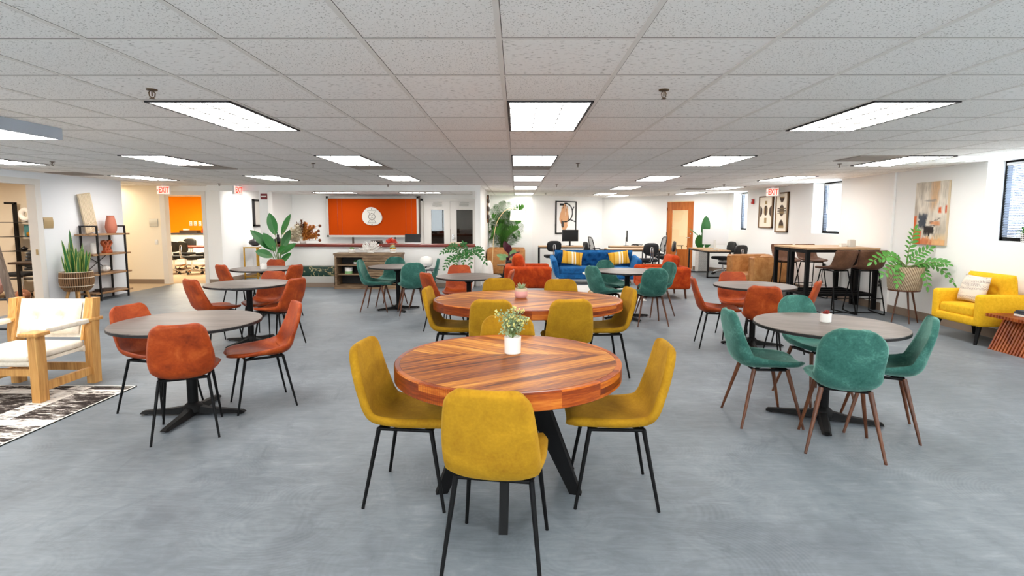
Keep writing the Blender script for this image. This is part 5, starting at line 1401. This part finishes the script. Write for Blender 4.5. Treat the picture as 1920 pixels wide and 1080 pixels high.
for x, rx, lab in ((1.36, 8, 'left'), (2.50, -8, 'right')):
    t = thing('throw_pillow', 'yellow striped throw pillow at the %s end of the blue sofa' % lab, 'pillow', (x, 13.13, .62), 0, 'striped pillows on the blue sofa')
    m = MB(); m.pillow(.5, .34, .15, Matrix.Rotation(R(-20), 4, 'X') @ Matrix.Rotation(R(rx), 4, 'Y')); obj('cover', m, 'stripe pillow', t, 180, merge=True)
# coffee table
rug = obj('area_rug', MB().b2((-.9, -1.25, 0), (.9, 1.25, .006)), 'pale rug', None, None, loc=(1.60, 11.5, 0)); tag(rug, 'pale cream rug under the white coffee table before the blue sofa', 'rug')
m = MB()
for lo, hi in (((-.9, -1.25, 0), (.9, -1.235, .0075)), ((-.9, 1.235, 0), (.9, 1.25, .0075)), ((-.9, -1.25, 0), (-.885, 1.25, .0075)), ((.885, -1.25, 0), (.9, 1.25, .0075))): m.b2(lo, hi)
obj('binding', m, 'paper', rug, None)
t = thing('coffee_table', 'round white marble coffee table with a gold wire base', 'coffee table', (1.68, 11.2, .007)); m = MB(); m.lathe([(0, .415), (.29, .415), (.30, .425), (.30, .44), (.295, .445), (0, .445)], 40); obj('tabletop', m, 'pale marble', t, 40)
m = MB()
for k in range(22):
    a = 2*PI*k/22; m.tube([(r_*math.cos(a), r_*math.sin(a), z) for r_, z in ((.22, .415), (.15, .32), (.115, .2), (.13, .09), (.19, .01))], .004, 5)
for r_, z in ((.22, .412), (.19, .006)): m.tube([(r_*math.cos(2*PI*i/32), r_*math.sin(2*PI*i/32), z) for i in range(32)], .005, 5, closed=True)
obj('wire_base', m, 'gold metal', t)
# arc lamp
t = thing('arc_floor_lamp', 'slim gold arc floor lamp with a white drum shade', 'floor lamp', (-.66, 14.25, 0)); m = MB(); m.cyl((0, 0, 0), (0, 0, .03), .15, n=30); obj('base', m, 'gold metal', t)
m = MB(); m.tube(crom([(0, 0, .02), (.03, 0, .5), (.07, 0, 1.1), (.16, 0, 1.5), (.36, 0, 1.78), (.56, 0, 1.85), (.68, 0, 1.83)], 8), .0085, 8); obj('arc', m, 'pale gold', t)
m = MB(); m.lathe([(.21, 1.53), (.19, 1.79)], 32, (.70, 0, 0)); m.cyl((.70, 0, 1.78), (.70, 0, 1.84), .012, n=8); obj('shade', m, 'lamp glow', t, 60)
# small table + burgundy plant
t = thing('side_table', 'small round wooden side table behind the left orange armchair', 'side table', (-.22, 12.7, 0)); m = MB(); m.lathe([(0, .47), (.23, .47), (.24, .48), (.23, .492), (0, .492)], 32); obj('tabletop', m, 'grey oak', t, 40)
for k in range(3):
    a = 2*PI*k/3+.3; m = MB(); m.cyl((.08*math.cos(a), .08*math.sin(a), .47), (.17*math.cos(a), .17*math.sin(a), 0), .016, .011, 10); obj('leg', m, 'black iron', t)
t = thing('rubber_plant', 'burgundy rubber plant with mottled leaves in a dark pot on the small side table', 'potted plant', (-.18, 12.66, .492)); m = MB(); m.lathe([(0, 0), (.05, 0), (.075, .04), (.07, .1), (.06, .11), (.055, .09), (0, .085)], 24); obj('pot', m, 'black ceramic', t, 50)
g = random.Random(4); m = MB(); m.tube([(0, 0, .08), (.01, 0, .2), (-.02, 0, .32)], .008, 6); obj('stem', m, 'leaf burgundy', t)
m = MB()
for p, d, L, W_ in (((-.02, 0, .28), (-.25, -.1, 1), .30, .15), ((0, 0, .25), (.1, -.3, 1), .24, .13), ((0, 0, .2), (.9, -.3, .35), .30, .07), ((0, 0, .2), (1, 0, .55), .30, .05), ((0, 0, .1), (-.2, -.6, .4), .2, .08), ((0, 0, .15), (.3, .5, .6), .24, .1)): leaf(m, p, d, L, W_, .25, .2, 8, up=(.1, -1, .3))
obj('burgundy_leaves', m, 'leaf burgundy', t, None)
m = MB()
for p, d, L, W_ in (((.05, 0, .18), (.5, -.3, 1), .22, .15), ((.05, 0, .15), (1, -.3, .3), .22, .09), ((-.05, 0, .15), (-.9, -.2, .5), .26, .11), ((-.02, 0, .15), (-1, -.3, .1), .22, .09), ((0, 0, .12), (-.6, .4, .8), .2, .09)): leaf(m, p, d, L, W_, .3, .15, 8, up=(.1, -1, .3))
obj('mottled_leaves', m, 'leaf mottled', t, None)
# palm
t = thing('palm_plant', 'tall feathery palm behind the tan armchair at the white wall end', 'potted plant', (-.42, 16.45, 0)); m = MB(); m.lathe([(0, 0), (.15, 0), (.2, .34), (.18, .34), (.17, .3), (0, .3)], 24); obj('pot', m, 'black ceramic', t, 50)
ms, ml = MB(), MB(); g = random.Random(12)
for (tx, ty, tz) in ((-.28, -.1, 1.62), (-.30, -.45, 1.35), (-.2, .2, 1.25), (.12, -.2, 1.80), (.18, .1, 1.55), (.62, -.25, 1.62), (.55, .1, 1.2), (.46, -.5, 1.0), (-.1, -.5, 1.1), (.3, -.4, .9), (-.25, -.6, .95), (-.12, -.3, 1.75), (.02, -.4, 1.5), (.3, -.3, 1.45), (-.32, -.2, 1.0), (.1, -.5, 1.3)):
    path = arc3((0, 0, .3), (tx*.25, ty*.25, .3+tz*.8), (tx, ty, .25+tz), 16); ms.tube(path, [.011-.008*i/16 for i in range(17)], 5)
    for i in range(4, 17):
        for k in (0, .33, .66):
            p = path[i].lerp(path[min(16, i+1)], k); d = (path[min(i+1, 16)]-path[i-1]).normalized(); sd = d.cross(Vector((.2, -1, .2))).normalized()
            L = .30*math.sin(PI*min(1, (i-3)/14)**.7)+.08
            for s in (-1, 1): leaf(ml, p, d*.75+sd*s*1.0+Vector((0, 0, .1)), L*g.uniform(.9, 1.1), .042, .55, .3, 4, shape=.5)
for q in (ms, ml): q.v = [(max(v[0], -.40), v[1], v[2]) for v in q.v]      # fronds press against the wall
obj('stems', ms, 'stem', t); obj('fronds', ml, 'leaf palm', t, None)
# wooden wall relief on the centre wall
t = thing('wall_relief', 'carved wooden wall sculpture on the end of the centre wall', 'wall art', (-.815, 15.3, 1.85)); m = MB(); g = random.Random(3)
for z, r_ in ((-.22, .17), (.0, .24), (.22, .17)):
    m.ell((0, 0, z), (.07, 2*r_, 2*r_), .8, 14, 10)
obj('carving', m, 'shelf wood', t)
for i in range(8):
    a = 2*PI*i/8; m = MB(); m.ell((.025, .20*math.cos(a), .32*math.sin(a)), (.06, .12, .14), .7, 10, 6); obj('petal', m, 'brown metal', t)
# zz plant centre (white pots before the counter end)
def zz(name, label, loc, stems, potfn, z0, pots=None, L=.085, W=.038, seed=2, cat='potted plant'):
    t = thing(name, label, cat, loc); potfn(t); g = random.Random(seed); ms, ml = MB(), MB()
    for (mx, my, mz), (tx, ty, tz) in stems:
        path = arc3((g.uniform(-.05, .05), g.uniform(-.05, .05), z0), (mx, my, mz), (tx, ty, tz), 18); ms.tube(path, [.010-.007*i/18 for i in range(19)], 6)
        for i in range(5, 19, 2):
            p = path[i]; d = (path[min(18, i+1)]-path[i-1]).normalized(); sd = d.cross(Vector((0, -.9, .5))).normalized(); k = .75+.4*math.sin(PI*(i-4)/15)
            for s in (-1, 1): leaf(ml, p+d*(.01*s), d*.65+sd*s+Vector((0, -.15, .05)), L*k*g.uniform(.9, 1.1), W*k, .2, .25, 5, up=(0, -.8, .6), shape=.7)
        leaf(ml, path[18], path[18]-path[17], L, W, .2, .2, 5, up=(0, -.8, .6))
    if loc[0] > 3:
        for q in (ms, ml): q.v = [(min(v[0], 6.29-loc[0]), v[1], v[2]) for v in q.v]
    obj('stems', ms, 'stem', t); obj('foliage', ml, 'leaf bright' if loc[0] > 3 else 'leaf green', t, None); return t
def tallpot(t):
    m = MB(); m.lathe([(0, 0), (.17, 0), (.2, .1), (.205, .69), (.19, .69), (.185, .62), (0, .62)], 32); obj('pot', m, 'white ceramic', t, 40)
    m = MB(); m.cyl((0, 0, .6), (0, 0, .64), .184, n=24); obj('soil', m, 'soil', t)
zz('zamioculcas', 'arching glossy green plant in a tall white planter before the counter end', (-1.14, 12.05, 0), [((-.1, 0, 1.1), (.0, 0, .98)), ((-.25, -.1, 1.0), (-.50, -.15, .82)), ((-.3, -.1, .85), (-.42, -.25, .5)), ((.05, -.1, 1.1), (.14, -.2, .55)), ((.25, -.05, 1.0), (.46, -.1, .60)), ((.2, 0, .95), (.36, 0, .88)), ((-.15, -.1, .9), (-.2, -.28, .55)), ((-.2, .05, 1.05), (-.34, .05, .92)), ((.0, -.1, 1.0), (-.02, -.22, .62))], tallpot, .64, L=.085, W=.042)
t = thing('rounded_planter', 'rounded white planter beside the tall white planter', 'planter', (-.66, 12.2, 0)); m = MB(); m.lathe([(0, 0), (.10, 0), (.13, .1), (.14, .35), (.125, .52), (.08, .62), (.06, .625), (.06, .58), (0, .57)], 28); obj('pot', m, 'white ceramic', t, 60)
# framed abstract art on the angled back wall
TB = Matrix.Translation((.5, 17.3, 0)) @ Matrix.Rotation(math.atan2(2.0, 2.55), 4, 'Z')
t = thing('framed_art', 'black framed abstract print with a peach shape over the far desk', 'picture'); t.matrix_world = TB @ Matrix.Translation((1.46, -.02, 1.63))
def nz(x, y, s, o=0): return noise.noise(Vector((x*s, y*s, o)))
def abstract(u, v):
    w_ = lin('#f2f1ee')
    e_ = ((u-.42+.05*nz(u, v, 6))/.23)**2 + ((v-.52)/.42)**2
    if e_ < 1+.5*nz(u, v, 5, 3): w_ = lin('#d9a479') if nz(u, v*.3, 9, 1) > -.15 else lin('#e8cdb5') if nz(u, v*.4, 12, 5) > 0 else lin('#8a5a3c')
    if abs(u-.34) < .05 and abs(v-.28) < .10: w_ = lin('#4a4542')
    dd = abs(((u-.46)/.38)**2+((v-.66)/.30)**2-1)
    if dd < .14 and u > .4: w_ = lin('#1c1c1e')
    if abs(u-.28) < .10 and abs(v-.92) < .035: w_ = lin('#1c1c1e')
    if abs(v-(.42-.25*(u-.75))) < .02 and u > .62: w_ = lin('#2a2a2c')
    if abs((u-.82)-(v-.7)*.6) < .025 and .7 < v < .85: w_ = lin('#2a2a2c')
    return w_
canvas('print', .88, 1.02, 60, 72, abstract, 'painted', t)
m = MB()
for lo, hi in (((-.47, -.02, -.54), (-.435, .018, .54)), ((.435, -.02, -.54), (.47, .018, .54)), ((-.47, -.02, .505), (.47, .018, .54)), ((-.47, -.02, -.54), (.47, .018, -.505)), ((-.44, .004, -.51), (.44, .018, .51))): m.b2(lo, hi)
obj('frame', m, 'black iron', t, None)
# bird of paradise by the wooden door
t = thing('bird_of_paradise', 'broad-leaved plant in a white tiled planter beside the wooden door', 'potted plant', (5.62, 16.36, 0)); m = MB(); m.b2((-.15, -.15, 0), (.15, .15, .62)); obj('planter', m, 'tile pot', t, None); m = MB(); m.b2((-.13, -.13, .6), (.13, .13, .625)); obj('soil', m, 'soil', t, None)
ms, ml = MB(), MB()
for p, d, L, W_, u_ in (((.05, 0, 1.0), (.05, 0, 1), .68, .32, (.3, -1, 0)), ((-.05, 0, 1.0), (-.9, -.1, .75), .5, .1, (.2, -.5, 1)), ((0, -.05, .85), (.05, -.2, 1), .48, .26, (.4, -1, .1)), ((-.08, -.05, .68), (-.15, -.2, 1), .45, .28, (-.2, -1, .1)), ((.1, 0, .7), (.4, .1, 1), .4, .2, (0, -1, .1))):
    ms.tube(arc3((0, 0, .6), (p[0]*.4, p[1]*.4, p[2]*.8), p, 6), .009, 6); leaf(ml, p, d, L, W_, .1, .15, 10, up=u_, shape=.6)
obj('stems', ms, 'stem', t); obj('foliage', ml, 'leaf green', t, None)
# ------------------------------------------------------------------ window wall side
# bar tables
def bar_table(label, y):
    t = thing('bar_table', label, 'table', (5.63, y, 0), 0, 'bar-height tables at the window wall')
    m = MB(); m.rbox((0, 0, 1.052), (1.26, .59, .035), .004, 1); obj('tabletop', m, 'desk wood', t)
    for sx in (-1, 1):
        m = MB(); x = sx*.59
        for sy in (-1, 1): m.box((x, sy*.26, .517), (.06, .06, 1.035))
        m.box((x, 0, 1.0), (.06, .46, .05)); m.box((x, 0, .25), (.04, .46, .04)); obj('leg_frame', m, 'black metal', t, None)
    for y_, z_ in ((-.26, 1.01), (.26, 1.01), (0, .25), (-.26, .25)):
        m = MB(); m.box((0, y_, z_), (1.12, .04, .045)); obj('stretcher', m, 'black metal', t, None)
bar_table('bar-height table with black frame, the nearer one of the pair', 9.62)
bar_table('bar-height table with black frame, the farther one of the pair', 10.23)
t = thing('napkin_holder', 'small napkin holder on the nearer bar table', 'holder', (6.0, 9.72, 1.0706)); m = MB(); m.box((0, 0, .06), (.1, .09, .12)); obj('body', m, 'silver plate', t, None); m = MB(); m.b2((-.045, -.02, .1), (.045, .02, .135)); obj('napkins', m, 'paper', t, None)
t = thing('coaster_box', 'small white box beside the napkin holder on the bar table', 'box', (5.88, 9.78, 1.0706)); m = MB(); m.box((0, 0, .03), (.09, .09, .06)); obj('body', m, 'paper', t, None)
t = thing('bar_stool', '', 'bar stool'); m = MB()
shell(m, [(.21, .728), (.19, .745), (.05, .745), (-.10, .738), (-.17, .755), (-.205, .80), (-.235, .90), (-.27, 1.06)], [.20, .225, .245, .248, .247, .245, .24, .23], .03, .05, .035, lambda s: .02+.05*math.exp(-((s-.55)/.25)**2))
obj('seat_shell', m, 'brown leather', t, 180, merge=True)
for s in (-1, 1):
    m = MB(); m.tube(crom([(s*.14, .14, .72), (s*.20, .23, .12), (s*.205, .235, .03), (s*.205, .20, .010), (s*.205, -.22, .010), (s*.205, -.255, .03), (s*.2, -.25, .12), (s*.14, -.13, .72)], 6), .010, 8); obj('sled_leg', m, 'black metal', t)
m = MB(); m.tube([(-.185, .205, .27), (.185, .205, .27)], .009, 8); m.tube([(-.185, -.225, .27), (.185, -.225, .27)], .008, 8); m.tube([(-.205, -.05, .01), (.205, -.05, .01)], .008, 8); obj('footrest', m, 'black metal', t)
m = MB(); m.tube([(-.14, .14, .715), (.14, .14, .715), (.14, -.13, .715), (-.14, -.13, .715)], .009, 8, closed=True); obj('seat_frame', m, 'black metal', t)
ST = Proto(t)
for x, y, rz, lab in ((5.30, 9.0, 12, 'near side of the bar tables, left one'), (5.82, 9.01, -8, 'near side of the bar tables, right one beside the basket'), (5.40, 10.82, 175, 'far side of the bar tables, left one'), (5.92, 10.84, 185, 'far side of the bar tables, right one')):
    ST.put((x, y, 0), rz, 'brown leather bar stool, '+lab, 'brown bar stools')
t = thing('wall_outlet', 'grey wall outlet low on the window wall by the bar tables', 'outlet', (XR-.012, 9.33, .455)); m = MB(); m.rbox((0, 0, 0), (.016, .085, .125), .004); obj('plate', m, 'frame grey', t)
m = MB(); m.box((-.01, 0, .03), (.006, .03, .03)); m.box((-.01, 0, -.03), (.006, .03, .03)); obj('socket', m, 'black plastic', t, None)
t = thing('charger_plug', 'black charger plugged in low on the window wall behind the bar tables', 'charger', (XR-.04, 11.0, .62)); m = MB(); m.rbox((0, 0, 0), (.05, .06, .1), .01); obj('body', m, 'black plastic', t); m = MB(); m.tube([(-.01, 0, -.05), (-.03, .02, -.2), (0, .0, -.35)], .006, 6); obj('cord', m, 'black plastic', t)
# framed prints (on the window wall, frames stand on it)
def print_frame(label, y, z, w, h, fn):
    t = thing('framed_print', label, 'picture', (XR-.028, y, z), -90, 'wood framed prints on the window wall')
    canvas('print', w-.05, h-.05, 50, 64, fn, 'painted', t)
    m = MB(); a, b_ = w/2, h/2
    for lo, hi in (((-a, -.018, -b_), (-a+.03, .026, b_)), ((a-.03, -.018, -b_), (a, .026, b_)), ((-a, -.018, b_-.03), (a, .026, b_)), ((-a, -.018, -b_), (a, .026, -b_+.03)), ((-a, .008, -b_), (a, .026, b_))): m.b2(lo, hi)
    obj('frame', m, 'frame wood', t, None)
CR, BR, TN = lin('#efe4d2'), lin('#4f4036'), lin('#a58a60')
def moons(u, v):
    c = CR
    for cx, s in ((.0, 1), (1.0, -1)):
        if ((u-cx)/.24)**2+((v-.52)/.19)**2 < 1: c = BR if .05 < u < .95 else CR
    if ((u-.5)/.16)**2+((v-.55)/.17)**2 < 1: c = TN if abs(u-.5) > .07 else BR
    if abs(u-.5) < .09 and (.14 < v < .30 or .76 < v < .87): c = TN
    return c
def totems(u, v):
    c = CR
    if ((u-.5)/.22)**2+((v-.94)/.18)**2 < 1 and v < .92: c = BR
    if abs(u-.5) < .2 and .88 < v < .92: c = TN
    e_ = ((u-.5)/.22)**2+((v-.55)/.15)**2
    if e_ < 1: c = BR if (int(v*40) % 2 or abs(v-.55) > .09) else TN
    elif .1 < abs(u-.5) < .40 and .47 < v < .63 and int(v*36) % 2: c = BR
    if ((u-.5)/.22)**2+((v-.12)/.18)**2 < 1 and v > .15: c = BR
    if abs(u-.5) < .24 and .08 < v < .15: c = TN
    return c
print_frame('wooden framed print with three brown oval shapes, left one under the EXIT sign', 13.72, 1.75, .74, .80, moons)
print_frame('tall wooden framed print with stacked brown half circles, right one', 12.90, 1.73, .58, .94, totems)
# abstract canvas
t = thing('abstract_canvas', 'large abstract canvas in cream, orange and black on the window wall', 'picture', (XR-.04, 8.27, 1.65), -90)
def paintf(u, v):
    n1, n2, n3 = nz(u, v*.35, 7), nz(u, v, 13, 4), nz(u, v*.18, 40, 9)
    r1, r2 = nz(u, v, 24, 2), nz(u, v*.3, 34, 7)
    sm = lambda x, k=14: min(1, max(0, .5+x*k))
    c = Vector(lin('#e8dece')).lerp(Vector(lin('#bdb1a0')), sm(n1-.1, 1.1))
    def put(hex_, m): nonlocal c; c = c.lerp(Vector(lin(hex_)), min(1, max(0, m)))
    put('#d9ac7c', .75*sm(.13+.04*n2-abs(u-.62-.05*n1), 9)*sm(v-.58+.1*n1, 7))
    put('#a79a8c', .45*sm(n3-.25, 4)*sm(v-.4, 5))
    put('#8f8a86', .7*sm(.16-abs(u-.48+.1*n2), 10)*sm(.018+.02*n1-abs(v-.70), 60))
    put('#d77a45', .9*sm(.10+.05*n2-v, 30)*sm(.75+.5*n3, 3)); put('#e9c48e', .6*sm(.16-v, 14)*sm(u-.55+.3*n2, 6))
    put('#cf6430', sm(.25+.07*n2-u, 20)*sm(.25+.05*n1-v, 24)); put('#d4683a', sm(.085+.02*n2-u, 60)*sm(.125-abs(v-.335), 40))
    put('#d9683a', sm(.045+.02*n2-abs(u-.79), 40)*sm(.055+.02*n1-abs(v-.55), 40)); put('#c9542c', sm(.025-abs(u-.97), 60)*sm(.06-abs(v-.56), 40))
    put('#3b4350', .95*sm(.125+.05*r1-abs(u-.27), 26)*sm(.115+.06*r2-abs(v-.375), 26)*sm(.8+r1, 3))
    put('#5a5f68', .6*sm(.10+.08*r2-abs(u-.33), 16)*sm(.03+.02*r1-abs(v-.46), 40))
    put('#231d1f', .97*sm(.155+.02*r1-abs(u-.49), 30)*sm(v-.155-.10*r2, 26)*sm(.285-v, 70))
    put('#2c2628', .85*sm(.20-abs(u-.52), 12)*sm(.008+.012*r2-abs(v-.295-.06*(u-.5)), 110))
    put('#d08a5a', .9*sm(.14+.06*n2-abs(u-.66), 16)*sm(.03+.02*n1-abs(v-.345), 40))
    put('#4a4244', .7*sm(.16-abs(u-.66), 12)*sm(.008-abs(v-.37-.25*(u-.6)-.03*r1), 120))
    put('#8d847c', .55*sm(.12-abs(u-.72), 12)*sm(.10-abs(v-.2), 12)*sm(r2-.15, 5))
    return c*(1+.10*n2+.06*r2)
canvas('painting', .64, .95, 120, 176, paintf, 'painted', t)
m = MB(); m.b2((-.32, .001, -.475), (.32, .036, .475)); obj('stretcher_box', m, 'beige', t, None)
# zz plant in a basket on a tripod stand
def stand(t):
    m = MB(); m.lathe([(0, .50), (.20, .50), (.215, .52), (.245, .85), (.235, .85), (.225, .80), (0, .78)], 36); b = obj('basket', m, 'seagrass', t, 50)
    m = MB(); m.cyl((0, 0, .77), (0, 0, .80), .222, n=24); obj('soil', m, 'soil', t)
    m = MB(); m.tube([(.2*math.cos(2*PI*i/30), .2*math.sin(2*PI*i/30), .49) for i in range(30)], .012, 8, closed=True); m.cyl((0, 0, .48), (0, 0, .5), .2, n=28); obj('stand_ring', m, 'walnut leg', t)
    for a in (195, 262, 335):
        m = MB(); m.cyl((.10*math.cos(R(a)), .10*math.sin(R(a)), .49), (.2*math.cos(R(a)), .2*math.sin(R(a)), 0), .015, .009, 10); obj('leg', m, 'walnut leg', t)
zz('zamioculcas', 'arching bright green plant in a woven basket on a tripod stand under the canvas', (5.9, 8.2, 0), [((.02, 0, 1.15), (.10, 0, 1.40)), ((.08, 0, 1.0), (.30, -.05, 1.12)), ((-.25, -.05, 1.15), (-.58, -.1, .92)), ((-.3, -.1, 1.1), (-.46, -.2, .98)), ((-.2, -.15, 1.0), (-.5, -.25, .75)), ((-.15, -.1, .95), (-.3, -.27, .62)), ((.3, -.15, 1.05), (.37, -.45, .66)), ((.2, -.1, 1.0), (.12, -.30, .58)), ((.2, -.2, .98), (.3, -.4, .92))], stand, .80, L=.092, W=.044, seed=6)
# yellow armchair
t = thing('armchair', 'bright yellow armchair with a buttoned back under the window', 'armchair', (5.985, 6.98, 0), 90)
fab = 'yellow cloth'; W, D = .80, .60
for s in (-1, 1):
    m = MB(); m.rbox((s*(W/2-.06), 0, .43), (.12, D, .40), .045, 4, puff=.006); obj('arm', m, fab, t, 60)
m = MB(); m.rbox((0, .02, .285), (W-.16, D-.04, .11), .03, 3); obj('base', m, fab, t, 60)
m = MB(); m.rbox((0, .05, .395), (W-.25, D-.14, .13), .035, 3, puff=.02); obj('seat_cushion', m, fab, t, 60)
Tb = Matrix.Translation((0, -.19, .62)) @ Matrix.Rotation(R(180), 4, 'Z') @ Matrix.Rotation(R(8), 4, 'X')
pts = [(-.13, .05), (.13, .05), (-.13, -.09), (.13, -.09)]
m = MB(); m.T = Tb; m.grid(tuft(.68, .50, .085, pts, .03, .04, ex=8), 60, 48); m.grid(lambda u, v: (.68*(.5-u), .05*(max(0, 1-abs(2*v-1)**8)*max(0, 1-abs(2*u-1)**12))**.5, .50*(v-.5)), 20, 16)
b = obj('backrest', m, fab, t, 180); m = MB(); m.T = Tb
for x, z in pts: m.ell((x, -.06, z), (.026, .012, .026), 1, 8, 6)
obj('button', m, fab, b)
for sx in (-1, 1):
    for sy in (-1, 1):
        m = MB(); m.cyl((sx*(W/2-.09), sy*(D/2-.08), .24), (sx*(W/2-.06), sy*(D/2-.02), 0), .028, .018, 12); obj('leg', m, 'black metal', t)
t = thing('throw_pillow', 'cream woven checked throw pillow on the yellow armchair', 'pillow', (5.97, 7.04, .655), 90); m = MB(); m.pillow(.40, .36, .14, Matrix.Rotation(R(16), 4, 'X') @ Matrix.Rotation(R(-1), 4, 'Y')); obj('cover', m, 'woven pillow', t, 180, merge=True)
# slatted side table with books
t = thing('slatted_side_table', 'reddish slatted wooden side table beside the yellow armchair', 'side table', (6.0, 6.2, 0), 0)
for i in range(13):
    y = -.24+i*.04
    m = MB(); m.T = Matrix.Translation((0, y, 0)) @ Matrix.Rotation(PI/2, 4, 'X')
    m.prism([(-.30, .0), (.22, .0), (.22, .035), (-.20, .035), (-.02, .40), (.26, .40), (.26, .435), (-.36, .435), (-.36, .40), (-.13, .40)], -.011, .011)
    obj('slat', m, 'slat wood', t, None)
m = MB()
for x, z in ((-.29, .418), (.2, .418), (-.2, .018), (.15, .018)): m.box((x, 0, z), (.022, .5, .022))
obj('cross_dowel', m, 'slat wood', t, None)
for i, (c, dz, w_, lab) in enumerate((('paper', .022, .30, 'white book, lowest in the stack'), ('navy cloth', .026, .29, 'grey-blue book, middle of the stack'), ('grey plastic', .016, .27, 'thin dark grey book, topmost of the stack'))):
    z = .436 + (.0, .0225, .049)[i]
    t = thing('book', lab+' on the slatted side table', 'book', (5.98, 6.2, z), (4, -3, 6)[i], 'books on the slatted table')
    m = MB(); m.b2((-w_/2+.004, -.1, .003), (w_/2-.004, .098, dz-.003)); obj('pages', m, 'paper', t, None)
    m = MB(); m.b2((-w_/2, -.105, 0), (w_/2, .1, .003)); m.b2((-w_/2, -.105, dz-.003), (w_/2, .1, dz)); m.b2((-w_/2, -.105, 0), (-w_/2+.004, .1, dz)); obj('cover', m, c, t, None)
# sill plant
pot_plant('sill_plant', 'small spiky green plant in a black and white patterned pot on the window sill', (XR+.06, 6.80, SILL+.001), [(0, 0), (.045, 0), (.055, .11), (.05, .11), (.047, .1), (0, .1)], 'dot pot', rosette(30, .12, .02, .1, 'leaf bright', 6, (15, 85), .5, .02))
SKY, EXPO = 11.5, 0.92
# ------------------------------------------------------------------ camera and sky
cd = bpy.data.cameras.new('camera'); cam = bpy.data.objects.new('camera', cd); col.objects.link(cam)
f, cy, yaw, pitch, roll = 1012.2, 512.1, .0079, .0978, .0017
cd.sensor_width = 36; cd.lens = f*36/1920; cd.shift_y = (cy-540)/1920; cd.clip_start = .05; cd.clip_end = 200
Rm = Matrix.Rotation(yaw, 3, 'Z')
right = Vector((1, 0, 0)); fwd = Vector((0, math.cos(pitch), -math.sin(pitch))); up = Vector((0, math.sin(pitch), math.cos(pitch)))
r2 = right*math.cos(roll) + up*math.sin(roll); u2 = -right*math.sin(roll) + up*math.cos(roll)
r2, u2, fw = Rm @ r2, Rm @ u2, Rm @ fwd
mw = Matrix((( r2.x, u2.x, -fw.x, 0), (r2.y, u2.y, -fw.y, 0), (r2.z, u2.z, -fw.z, HC), (0, 0, 0, 1)))
cam.matrix_world = mw
scene.camera = cam
w = bpy.data.worlds.new('sky'); scene.world = w; w.use_nodes = True
bg = w.node_tree.nodes['Background']; bg.inputs[0].default_value = (.90, .94, 1, 1); bg.inputs[1].default_value = SKY
vs = scene.view_settings; vs.view_transform = 'Standard'; vs.look = 'None'; vs.gamma = 1; vs.use_curve_mapping = False; vs.exposure = EXPO
scene.cycles.max_bounces = 10; scene.cycles.diffuse_bounces = 6; scene.cycles.glossy_bounces = 4; scene.cycles.transparent_max_bounces = 12
scene.cycles.sample_clamp_indirect = 6; scene.cycles.caustics_reflective = False; scene.cycles.caustics_refractive = False
scene.cycles.use_denoising = True
